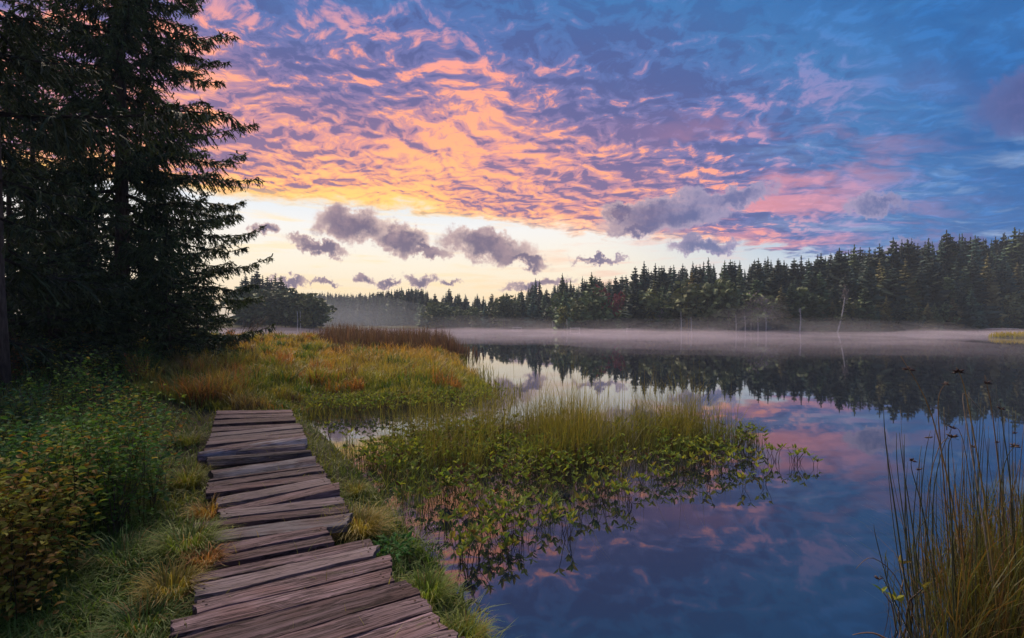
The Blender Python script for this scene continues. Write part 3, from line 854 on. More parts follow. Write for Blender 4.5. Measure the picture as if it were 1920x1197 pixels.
def far_leafy_mesh(seed, tint, n=420, tall=1.0, size=0.075, base=0.22, wide=0.27):
    """unit-height broadleaf crown from leaf clumps set in several lobes"""
    r = np.random.default_rng(seed); g = Geo()
    lob = [(r.normal(0, wide * 0.45), r.normal(0, wide * 0.45), base + 0.12 + (0.80 - base) * r.random(), r.uniform(0.10, 0.19)) for _ in range(11)] + [(0, 0, 0.6, 0.22), (0, 0, 0.84, 0.13)]
    cn = []
    for x, y, z, rr in lob:
        m = int(n / len(lob))
        v = unit(r.normal(0, 1, (m, 3))) * (r.uniform(0.55, 1.05, m) ** 0.6)[:, None] * rr
        cn.append(v * np.array([1, 1, 1.15]) + np.array([x, y, z]))
    cn = np.concatenate(cn); m = len(cn)
    a = unit(r.normal(0, 1, (m, 3))); b = unit(np.cross(a, r.normal(0, 1, (m, 3))))
    s = r.uniform(0.4, 1.0, m)[:, None] * size
    v = np.stack([cn + a * s, cn + b * s * 0.7, cn - a * s * 0.8, cn - b * s * 0.6], 1).reshape(-1, 3)
    col = np.array(tint)[None] * r.uniform(0.5, 1.45, m)[:, None]
    g.add(v, f4=np.arange(m * 4).reshape(m, 4), c=np.repeat(col, 4, axis=0))
    return g.mesh('crown')

SP_DARK, SP_MID, SP_TEAL, SP_OLIVE = (0.032, 0.056, 0.036), (0.090, 0.140, 0.058), (0.060, 0.120, 0.080), (0.15, 0.145, 0.05)
CROWNS = {'dark': [far_spruce_mesh(40 + i, SP_DARK, slim=0.16 + 0.035 * (i % 4), prof=[0.85, 0.65, 1.05, 0.75, 0.95, 0.6, 0.8][i], ragged=[1.0, 1.2, 0.9, 1.1, 1.25, 1.0, 1.15][i]) for i in range(7)],
          'mid': [far_spruce_mesh(60 + i, SP_MID, slim=0.17 + 0.035 * (i % 3), prof=[0.8, 0.6, 0.95, 0.7, 0.85][i], ragged=[1.0, 1.2, 1.1, 0.95, 1.25][i]) for i in range(5)],
          'teal': [far_spruce_mesh(80 + i, SP_TEAL, slim=0.17) for i in range(3)],
          'olive': [far_spruce_mesh(90 + i, SP_OLIVE, slim=0.19) for i in range(2)],
          'larch': [far_spruce_mesh(97, (0.26, 0.22, 0.045), slim=0.2)],
          'pine': [far_spruce_mesh(120 + i, SP_DARK, bare=0.5, nlev=14, slim=0.17, ragged=1.15) for i in range(2)],
          'leafy': [far_leafy_mesh(100 + i, (0.10, 0.125, 0.05)) for i in range(3)],
          'lime': [far_leafy_mesh(104, (0.20, 0.22, 0.05))],
          'red': [far_leafy_mesh(105, (0.17, 0.045, 0.035), n=300)],
          'mauve': [far_leafy_mesh(106, (0.13, 0.105, 0.115), n=260, size=0.05)]}
TRUNK_FAR = trunk_mesh(1.0, 0.012, sides=5)
def _unit_trunk(r0, lean=0.0, wob=0.004):
    g = Geo(); t = np.linspace(0, 1, 5)
    P = np.stack([np.sin(t * 4) * wob + lean * t, np.cos(t * 3) * wob, t * 1.0 - 0.02], -1)
    tube(g, P, r0 * (1 - 0.85 * t), (0.1, 0.1, 0.1), 5)
    return g.mesh('trunk', True)
TRUNK_FAR = _unit_trunk(0.011)
TRUNK_PALE = _unit_trunk(0.009)

def far_tree(x, y, h, kind, label, group, name='spruce_tree', pale=False, wide=1.0, i=0):
    z = gz(x, y)
    root = empty(name, (x, y, z - 0.15), RNG.uniform(0, 6.28))
    root.scale = (h * wide, h * wide, h)
    tag(root, label, 'tree', group)
    link('trunk', TRUNK_PALE if pale else TRUNK_FAR, root, M_birch if pale else M_bark)
    ms = CROWNS[kind]
    link('crown', ms[i % len(ms)], root, M_far)
    return root

FARX = np.array([790, 880, 1046, 1052, 1100, 1240, 1400, 1640, 1800, 1960, 2150])
FARY = np.array([616.6, 617.4, 618.2, 620.4, 621.2, 622.2, 622.8, 623.0, 621.6, 619.4, 620.0])
SKX = np.array([780, 830, 900, 960, 985, 1000, 1030, 1053, 1075, 1090, 1150, 1180, 1210, 1260, 1300, 1345, 1400, 1440, 1480, 1520, 1560, 1620, 1660, 1700, 1740, 1800, 1860, 1915, 2150])
SKY = np.array([545, 541, 548, 550, 530, 522, 535, 508, 528, 512, 514, 510, 492, 490, 486, 486, 482, 474, 481, 474, 466, 458, 456, 441, 448, 430, 440, 420, 405])
def shore_depth(px): return EYE * F / (np.interp(px, FARX, FARY) - HY)
ZONES = [(1050, 'left of the white rail'), (1180, 'right of the white rail'), (1290, 'left of the yellow larch'),
         (1400, 'right of the yellow larch'), (1495, 'left of the dead tree'), (1585, 'left of the leaning birch'),
         (1740, 'right of the leaning birch'), (9999, 'by the right edge')]
def zone(px):
    for q, t in ZONES:
        if px < q: return t

def build_far_forest():
    r = np.random.default_rng(77)
    k = 0
    def row(x0, x1, gap, back0, back1, hfun, kinds, rowname):
        nonlocal k
        px = x0
        while px < x1:
            p = px + r.uniform(-0.3, 0.3) * gap
            D = shore_depth(p) + r.uniform(back0, back1)
            x, y = place(p, D)
            h = hfun(p, D, gz(x, y))
            kind = kinds[int(r.integers(len(kinds)))]
            nm = 'birch_tree' if kind in ('leafy', 'lime', 'red', 'mauve') else 'spruce_tree'
            adj = {'dark': 'dark green spruce', 'mid': 'mid-green spruce', 'teal': 'blue-green spruce', 'olive': 'olive spruce', 'pine': 'bare-stemmed spruce',
                   'leafy': 'broadleaf tree'}[kind]
            far_tree(x, y, h, kind, f'{adj} {rowname} {zone(p)}', f'{adj}s {rowname} {zone(p)}', nm, wide=r.uniform(0.9, 1.5) * (1.0 if h > 9 else 1.2), i=k)
            k += 1
            px += gap * r.uniform(0.7, 1.3) * (1 if p > 1040 else 0.75)
    sky_h = lambda j0, j1: (lambda p, D, z: float(np.clip(((HY - np.interp(p, SKX, SKY)) / F * D + EYE - z) * r.uniform(j0, j1), 7, 27)))
    row(800, 2080, 19, 1.5, 4.0, lambda p, D, z: r.uniform(4.5, 11), ['mid', 'mid', 'olive', 'leafy', 'leafy', 'leafy', 'teal', 'dark'], 'in the front row of the far forest')
    row(795, 2080, 15, 6, 13, lambda p, D, z: sky_h(0.55, 0.82)(p, D, z), ['mid', 'dark', 'teal', 'olive', 'pine', 'mid'], 'in the middle of the far forest')
    row(792, 2080, 15, 17, 26, sky_h(0.80, 1.05), ['dark', 'dark', 'mid', 'teal', 'dark'], 'topping the far forest')
    # special trees one can pick out
    def at_shore(px, back): return place(px, shore_depth(px) + back)
    for px, back, h, kind, wide, lab in [
            (1297, 7.0, 13.2, 'larch', 1.0, 'yellow-green larch standing out in front of the far forest'),
            (1218, 5.0, 8.6, 'lime', 1.2, 'lime-green birch crown on the far shore'),
            (1127, 8.0, 10.5, 'red', 0.8, 'taller autumn-red tree among the far spruces'),
            (1158, 7.0, 8.8, 'red', 0.7, 'smaller autumn-red tree right of the taller red one on the far shore'),
            (1058, 2.0, 6.0, 'lime', 0.9, 'small yellowish birch at the tip beside the white rail'),
            (1408, 2.2, 7.2, 'mauve', 1.1, 'pale mauve bare birch, left of the pair on the far shore'),
            (1432, 2.6, 7.6, 'mauve', 1.0, 'pale mauve bare birch, right of the pair on the far shore'),
            (1244, 1.5, 5.8, 'mauve', 1.0, 'greyish bare birch on the far shore below the lime crown'),
            (1350, 3.0, 5.2, 'lime', 1.0, 'small olive-yellow bush on the far shore right of the larch'),
            (1165, 1.0, 4.0, 'mid', 1.5, 'small pale green spruce at the water near the second rail'),
            (938, 2.0, 3.2, 'lime', 1.2, 'small yellow bush at the water on the hazy far shore'),
            (815, 2.0, 8.0, 'leafy', 1.5, 'rounded hazy tree at the left end of the far wooded shore')]:
        x, y = at_shore(px, back)
        nm = {'larch': 'larch_tree', 'mid': 'spruce_tree'}.get(kind, 'birch_tree')
        far_tree(x, y, h, kind, lab, None, nm, wide=wide, pale=kind in ('lime', 'mauve'), i=1)
    # bare pale trunks along the water
    for px, top, basey, lean, lab in [(1277, 574, 619, 0.0, 'straight pale bare trunk below the larch'), (1296, 590, 619, 0.0, 'thin bare trunk just right of the larch foot'),
                                      (1380, 586, 619, 0.0, 'bare trunk between larch and mauve birches'), (1397, 588, 619, 0.0, 'pale trunk left of the mauve birches'),
                                      (1421, 585, 619, 0.0, 'thin trunk between the two mauve birches'), (1436, 584, 620, 0.01, 'pale trunk under the right mauve birch'),
                                      (1036, 598, 615, 0.0, 'short pale trunk left of the white rail'), (1064, 594, 617, -0.05, 'pale birch trunk at the white rail')]:
        D = shore_depth(px) + 0.2; x, y = place(px, D); z = gz(x, y)
        h = (basey - top) / F * D
        g = Geo(); t = np.linspace(0, 1, 6)
        tube(g, np.stack([lean * t * h + 0.05 * np.sin(t * 5), 0 * t, t * h - 0.2], -1), 0.13 * (1 - 0.6 * t), (0.3, 0.3, 0.3), 6)
        for q in range(5):
            u = 0.45 + 0.1 * q; a = q * 2.4
            tube(g, np.array([[lean * u * h, 0, u * h], [lean * u * h + math.cos(a) * 0.5, math.sin(a) * 0.5, u * h + 0.15]]), [0.03, 0.012], (0.3, 0.3, 0.3), 4)
        o = link('bare_trunk', g.mesh('bare_trunk', True), None, M_birch); o.location = (x, y, z)
        tag(o, lab, 'tree trunk', 'bare trunks along the far shore')
    def dead_tree(px, topx, topy, basey, lab, snag):
        D = shore_depth(px) + 0.1; x, y = place(px, D); z = gz(x, y); s = D / F
        root = empty('dead_tree', (x, y, z)); tag(root, lab, 'tree')
        hx, h = (topx - px) * s, (basey - topy) * s
        g = Geo(); t = np.linspace(0, 1, 8)
        bow = np.sin(t * PI) * 0.25 * (1 if hx else 0)
        P = np.stack([hx * t + bow, 0.1 * np.sin(t * 3), t * h - 0.2], -1)
        tube(g, P, 0.15 * (1 - 0.7 * t) + 0.02, (0.3, 0.3, 0.3), 7)
        link('trunk', g.mesh('trunk', True), root, M_birch)
        rr = np.random.default_rng(int(px))
        for q in range(14 if snag else 7):
            u = rr.uniform(0.5, 0.98); a = rr.uniform(-0.9, 0.9) + (0 if rr.random() < 0.75 else PI)
            p0 = np.array([hx * u, 0, u * h]); l = rr.uniform(0.5, 1.6) * (1.25 - u)
            gg = Geo()
            p1 = p0 + np.array([math.cos(a) * l * 0.6, math.sin(a) * l * 0.4, rr.uniform(-0.3, 0.25)]); p2 = p1 + np.array([math.cos(a) * l * 0.5, math.sin(a) * 0.3, rr.uniform(-0.5, 0.35)])
            tube(gg, np.array([p0, p1, p2]), [0.05, 0.035, 0.015], (0.3, 0.3, 0.3), 4)
            link('branch', gg.mesh('branch', True), root, M_birch)
        return root
    dead_tree(1499, 1500, 576, 621, 'bleached dead tree with short crooked branches at the far waterline', True)
    lb = dead_tree(1570, 1584, 553, 620, 'leaning pale birch trunk curving right over the far shore', False)
    c = link('crown', CROWNS['mauve'][0], lb, M_far); c.location = (1.7, 0.3, 4.6); c.scale = (2.6, 2.6, 4.5)
    # the wooded point on the left
    def prow(px, D, h, kind, lab, grp, wide=1.0, nm='spruce_tree', pale=False, j=0):
        x, y = place(px, D); far_tree(x, y, h, kind, lab, grp, nm, pale, wide, j)
    for j in range(16):
        px = 452 + j * 9.5 + r.uniform(-3, 3); D = r.uniform(128, 142)
        ytop = np.interp(px, [450, 475, 490, 505, 520, 545, 560, 600], [528, 512, 516, 528, 518, 538, 544, 566]) + r.uniform(-2, 8)
        prow(px, D, max(4, (HY - ytop) / F * D + 1.2), 'dark', 'dark spruce topping the wooded point across the water', 'spruces on the wooded point', 1.2, j=j)
    for j in range(15):
        px = 455 + j * 10.3 + r.uniform(-3, 3); D = 119.5 + r.uniform(0, 6)
        ytop = np.interp(px, [450, 500, 560, 580, 596, 608], [548, 546, 548, 552, 566, 588]) + r.uniform(-4, 8)
        prow(px, D, (HY - ytop) / F * D + 1.5, 'leafy', 'rounded dark broadleaf tree at the edge of the wooded point', 'broadleaf trees on the wooded point', 1.5, 'birch_tree', j=j)
    prow(571, 117.8, 5.0, 'lime', 'small light green tree at the foot of the wooded point', None, 1.1, 'birch_tree')
    for px, lab in ((557, 'left one of two white birch trunks on the wooded point'), (562.5, 'right one of two white birch trunks on the wooded point')):
        D = 117.5; x, y = place(px, D); z = gz(x, y)
        g = Geo(); t = np.linspace(0, 1, 5)
        tube(g, np.stack([0.15 * np.sin(t * 3), 0 * t, t * 4.6 - 0.2], -1), 0.13 * (1 - 0.5 * t), (0.3, 0.3, 0.3), 6)
        o = link('bare_trunk', g.mesh('bare_trunk', True), None, M_birch); o.location = (x, y, z); tag(o, lab, 'tree trunk', 'birch trunks on the wooded point')

def joined_forest(name, label, spots, kinds):
    """one mass of far trees"""
    g = Geo()
    src = []
    for kd in kinds:
        for me in CROWNS[kd]:
            v = np.zeros(len(me.vertices) * 3, np.float32); me.vertices.foreach_get('co', v)
            lp = np.zeros(len(me.loops), np.int32); me.loops.foreach_get('vertex_index', lp)
            c = np.zeros(len(me.vertices) * 4, np.float32); me.color_attributes['Col'].data.foreach_get('color', c)
            lt = np.zeros(len(me.polygons), np.int32); me.polygons.foreach_get('loop_total', lt)
            ls = np.zeros(len(me.polygons), np.int32); me.polygons.foreach_get('loop_start', ls)
            f3 = np.stack([lp[ls[lt == 3] + q] for q in range(3)], 1); f4 = np.stack([lp[ls[lt == 4] + q] for q in range(4)], 1) if (lt == 4).any() else None
            src.append((v.reshape(-1, 3), f3, f4, c.reshape(-1, 4)[:, :3]))
    for i, (x, y, z, h, w) in enumerate(spots):
        v, f3, f4, c = src[i % len(src)]
        a = RNG.uniform(0, 6.28); R = np.array([[math.cos(a), -math.sin(a), 0], [math.sin(a), math.cos(a), 0], [0, 0, 1]])
        g.add((v @ R.T) * np.array([h * w, h * w, h]) + np.array([x, y, z]), f3, f4, c * RNG.uniform(0.7, 1.25))
    o = link(name, g.mesh(name), None, M_far)
    tag(o, label, kind='stuff')

def build_masses():
    r = np.random.default_rng(123)
    sp = []
    for j in range(230):        # hazy far end of the lake
        px = 470 + j * 1.62 + r.uniform(-3, 3) if j < 205 else r.uniform(470, 800)
        D = r.uniform(196, 235); x, y = place(px, D)
        z = gz(x, y)
        yt = np.interp(px, [470, 560, 700, 735, 760, 800, 840], [548, 549, 548, 543, 537, 541, 543]) + r.uniform(-2, 10)
        sp.append((x, y, z, max(6, (HY - yt) / F * D + EYE - z), r.uniform(0.8, 1.15)))
    joined_forest('distant_forest', 'hazy blue-grey spruce forest across the far end of the lake', sp, ['dark', 'mid'])
    sp = []
    for j in range(260):        # back rows behind the trees one can pick out
        px = 790 + j * 5.1 + r.uniform(-5, 5)
        D = shore_depth(px) + r.uniform(28, 60); x, y = place(px, D); z = gz(x, y)
        yt = np.interp(px, SKX, SKY) + r.uniform(4, 26)
        sp.append((x, y, z, float(np.clip((HY - yt) / F * D + EYE - z, 6, 30)), r.uniform(0.9, 1.3)))
    joined_forest('forest', 'packed dark spruces filling the slope behind the far shore trees', sp, ['dark', 'teal'])
build_far_forest()
build_masses()

# ================================================================ grasses and herbs
deck_quads = [np.array([ground_at(px, py, DECK)[:2] for px, py in corn]) for corn, st in PL]
deck_edge = []
for q in deck_quads: deck_edge.append(((q[0] + q[1]) / 2, (q[2] + q[3]) / 2))
deck_poly = np.array([e[0] for e in deck_edge] + [e[1] for e in deck_edge[::-1]])
def cols(c, n, v=0.25):
    c = np.asarray(c, float); return c[None] * RNG.uniform(1 - v, 1 + v, (n, 1)) * RNG.uniform(1 - v * 0.35, 1 + v * 0.35, (n, 3))
def lerp(a, b, t): return a * (1 - t[:, None]) + b * t[:, None]

def sample_ground(n, x0, x1, y0, y1, z=0.22):
    px = RNG.uniform(x0, x1, n); py = RNG.uniform(y0, y1, n)
    d = (EYE - z) * F / (py - HY)
    return (px - CX) / F * d, d, px, py

GREEN, LIME, OLIVE, GOLD, RUST, STRAW, DKGRN, BROWN = [np.array(c) for c in
    [(0.075, 0.145, 0.024), (0.22, 0.28, 0.04), (0.19, 0.19, 0.034), (0.40, 0.30, 0.055), (0.38, 0.17, 0.05), (0.33, 0.26, 0.10), (0.030, 0.070, 0.020), (0.10, 0.055, 0.025)]]

def build_meadow():
    # --- the long sedge meadow beyond the boardwalk
    g = Geo()
    x, y, px, py = sample_ground(62000, 250, 960, 640, 775)
    sb = sdist(bank, x, y)
    ok = (sb > 0.12) & (y > 9.5) & ~in_poly(deck_poly, x, y)
    reeds = in_poly([W2(*q) for q in [(596, 650), (700, 649), (860, 657), (866, 668), (800, 667), (640, 664)]], x, y)
    ok &= ~reeds
    x, y, px, py = x[ok], y[ok], px[ok], py[ok]; n = len(x)
    z = terrain_h(x, y)
    pt = fbm(x * 0.35, y * 0.25, 4); pt2 = np.clip((fbm(x * 1.5 + 9, y * 1.1 + 3, 3) - 0.44) * 2.4 + 0.44, 0.05, 1.1)
    far_ = np.clip((y - 13) / 14, 0, 1)
    wet = np.clip((px - 560) / 260, 0, 1)
    h = (0.26 + 0.34 * wet * (0.5 + pt)) * RNG.uniform(0.6, 1.25, n) * (0.55 + 0.95 * pt2)
    h *= np.where(px < 450, 0.75, 1.0) * np.clip((sdist(bank, x, y)) / 1.6, 0.45, 1.0)
    cr = lerp(cols(GREEN, n), cols(OLIVE, n), np.clip(far_ + (pt - 0.45) * 1.2, 0, 1))
    ctip = lerp(cols(OLIVE * 1.25, n), cols(GOLD, n), np.clip(far_ * 0.8 + wet * 0.45 + (pt - 0.5), 0, 1))
    ctip = lerp(ctip, cols(RUST * 1.15, n), np.clip(far_ * 1.1 - 0.35 + (pt2 - 0.45) * 1.2, 0, 0.85))
    blades(g, np.stack([x, y, z - 0.02], -1), h, 0.006 + 0.0011 * y * RNG.uniform(0.6, 1.2, n), h * RNG.uniform(0.1, 0.75, n), cr, ctip, 4)
    # thin outliers standing in the water off the meadow's edge
    xo, yo, _, _ = sample_ground(9000, 560, 980, 668, 792, 0.0); so = sdist(bank, xo, yo)
    ok = (so < 0.1) & (so > -1.3) & (RNG.random(9000) < np.exp(so / 0.45)) & (yo > 9.5); xo, yo = xo[ok], yo[ok]; m = len(xo)
    ho = RNG.uniform(0.15, 0.45, m)
    blades(g, np.stack([xo, yo, np.full(m, -0.04)], -1), ho, 0.005 + 0.0007 * yo, ho * RNG.uniform(0.1, 0.7, m), cols(OLIVE * 0.5, m), cols(OLIVE, m), 4)
    # tussocks and hollows
    ci = RNG.integers(0, n, 300); K = 70
    cx, cy, cz, cpt = x[ci], y[ci], z[ci], pt2[ci]
    rad = RNG.uniform(0.12, 0.34, 300) * (1 + cy * 0.02)
    a = RNG.uniform(0, 2 * PI, (300, K)); rr = np.sqrt(RNG.random((300, K))) * rad[:, None]
    B = np.stack([cx[:, None] + rr * np.cos(a), cy[:, None] + rr * np.sin(a), np.repeat(cz[:, None] - 0.02, K, 1)], -1).reshape(-1, 3)
    hh = (RNG.uniform(0.35, 0.75, 300)[:, None] * RNG.uniform(0.6, 1.15, (300, K))).ravel() * np.clip(sdist(bank, B[:, 0], B[:, 1]) / 1.2, 0.4, 1)
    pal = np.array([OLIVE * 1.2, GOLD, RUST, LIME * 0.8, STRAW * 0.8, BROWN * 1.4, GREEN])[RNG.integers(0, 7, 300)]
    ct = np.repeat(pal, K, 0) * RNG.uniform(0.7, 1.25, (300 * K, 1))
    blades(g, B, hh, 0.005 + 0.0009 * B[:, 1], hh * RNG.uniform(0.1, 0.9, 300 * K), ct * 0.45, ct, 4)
    tag(link('grass', g.mesh('grass'), None, M_grass), 'golden green sedge meadow running out between the boardwalk end and the lake', kind='stuff')
    # --- the dark red-brown reed bed
    g = Geo()
    poly = np.array([W2(*q) for q in [(600, 650), (700, 648.5), (856, 656.5), (864, 672), (800, 673), (640, 668)]])
    lo, hi = poly.min(0), poly.max(0)
    x = RNG.uniform(lo[0] - 1.5, hi[0] + 1.5, 17000); y = RNG.uniform(lo[1] - 1, hi[1] + 1, 17000)
    ok = RNG.random(17000) < np.clip(0.35 + sdist(poly, x, y) * 0.45 + (fbm(x * 0.5, y * 0.5, 3) - 0.45) * 1.6, 0, 1); x, y = x[ok], y[ok]; n = len(x)
    z = np.maximum(terrain_h(x, y), -0.05)
    h = RNG.uniform(0.6, 1.7, n) * (0.85 + 0.3 * fbm(x * 0.6, y * 0.6, 2)) * np.clip(0.7 + sdist(poly, x, y) / 3.0, 0.45, 1)
    blades(g, np.stack([x, y, z], -1), h, RNG.uniform(0.02, 0.045, n), h * RNG.uniform(0.03, 0.28, n), cols((0.045, 0.024, 0.021), n), cols((0.13, 0.082, 0.066), n, 0.4), 4)
    tag(link('reeds', g.mesh('reeds'), None, M_grass), 'dense dark red-brown reed bed behind the sedge meadow', kind='stuff')
    # --- the near bank left and right of the boardwalk
    g = Geo()
    x, y, px, py = sample_ground(60000, -350, 980, 690, 1420)
    sb = sdist(bank, x, y); dk = sdist(deck_poly, x, y)
    ok = (sb > 0.02) & (dk < 0.0) & (y < 14) & (y > 1.0)
    x, y, px, py, dk, sb = x[ok], y[ok], px[ok], py[ok], dk[ok], sb[ok]; n = len(x)
    z = terrain_h(x, y)
    pt = fbm(x * 0.8 + 3, y * 0.8 + 5, 4); pt2 = fbm(x * 1.9 + 9, y * 1.9, 3)
    h = RNG.uniform(0.10, 0.26, n) * (0.5 + 1.1 * pt2) * (0.65 + 0.5 * np.clip(-dk / 0.8, 0, 1))
    cr = lerp(cols(DKGRN, n), cols(OLIVE * 0.6, n), np.clip((pt - 0.35) * 2, 0, 1))
    ctip = lerp(cols(GREEN * 1.25, n), cols(OLIVE * 1.3, n), np.clip((pt - 0.3) * 2.2, 0, 1))
    rusty = np.clip((pt2 - 0.55) * 4, 0, 1) * np.clip((y - 6) / 4, 0.15, 1)
    ctip = lerp(ctip, cols(RUST, n), rusty * 0.8)
    yel = RNG.random(n) < 0.05
    ctip[yel] = cols(STRAW, int(yel.sum()))
    blades(g, np.stack([x, y, z - 0.01], -1), h, RNG.uniform(0.004, 0.007, n) + 0.0008 * y, h * RNG.uniform(0.3, 1.3, n), cr, ctip, 4)
    # dead wisps and blades that poke up between the planks
    m = 420
    i = RNG.integers(0, len(deck_quads) - 1, m); t = RNG.beta(0.45, 0.45, m)
    P = np.array([deck_quads[a][0] * (1 - b) + deck_quads[a][3] * b + (deck_quads[a + 1][1] * (1 - b) + deck_quads[a + 1][2] * b - deck_quads[a][0] * (1 - b) - deck_quads[a][3] * b) * 0.5 for a, b in zip(i, t)])
    P = P + RNG.normal(0, 0.012, P.shape)
    h = RNG.uniform(0.06, 0.17, m)
    blades(g, np.column_stack([P, np.full(m, DECK - 0.07)]), h, RNG.uniform(0.003, 0.006, m), h * RNG.uniform(0.2, 1.2, m), cols(OLIVE * 0.7, m), lerp(cols(OLIVE * 1.3, m), cols(STRAW, m), RNG.random(m)), 4)
    tag(link('grass', g.mesh('grass'), None, M_grass), 'short green bank grass on both sides of the boardwalk', kind='stuff')
build_meadow()

def herb_mass(g, spots, hmin, hmax, nl, leaf, palette, stemcol=(0.03, 0.03, 0.015)):
    """upright leafy stems: spots (n,3)"""
    n = len(spots)
    bush = np.clip((fbm(spots[:, 0] * 0.8 + 7, spots[:, 1] * 0.8, 3) - 0.44) * 3.2 + 0.5, 0, 1)
    H = RNG.uniform(0.75, 1.15, n) * (hmin + (hmax - hmin) * bush); a = RNG.uniform(0, 2 * PI, n); lean = RNG.uniform(0.05, 0.4, n) * H
    k = 4; t = np.linspace(0, 1, k)
    d = np.stack([np.cos(a), np.sin(a), np.zeros(n)], -1)
    pts = spots[:, None] + d[:, None] * (lean[:, None] * t[None] ** 1.6)[..., None]
    pts[:, :, 2] += H[:, None] * t[None]
    ribbons(g, pts, np.full(n, 0.006) + 0.0004 * spots[:, 1], cols(stemcol, n), taper=np.clip(1 - t * 0.6, 0.3, 1))
    m = np.maximum((nl * H / hmax).astype(int), 4)
    bi = np.repeat(np.arange(n), m); N_ = len(bi)
    s = RNG.uniform(0.2, 1.0, N_); fi = s * (k - 1); i0 = np.minimum(fi.astype(int), k - 2); fr = (fi - i0)[:, None]
    p = pts[bi, i0] * (1 - fr) + pts[bi, i0 + 1] * fr
    aa = RNG.uniform(0, 2 * PI, N_)
    dv = np.stack([np.cos(aa), np.sin(aa), RNG.uniform(-0.25, 0.75, N_)], -1)
    off = unit(dv) * (RNG.uniform(0.0, 0.16, N_) * H[bi])[:, None]
    pal = np.asarray(palette)
    reg = fbm(spots[:, 0] * 1.1 + 70, spots[:, 1] * 1.1 + 30, 3); base = pal[np.clip(((reg - 0.25) / 0.4 * len(pal) + RNG.normal(0, 0.7, n)).astype(int), 0, len(pal) - 1)][bi]
    c = base * RNG.uniform(0.6, 1.4, (N_, 1))
    odd = RNG.random(N_) < 0.02
    c[odd] = cols((0.36, 0.26, 0.05), int(odd.sum()))
    ln = RNG.uniform(0.7, 1.3, N_) * leaf
    leaves(g, p + off, dv, ln, ln * RNG.uniform(0.45, 0.65, N_), c)

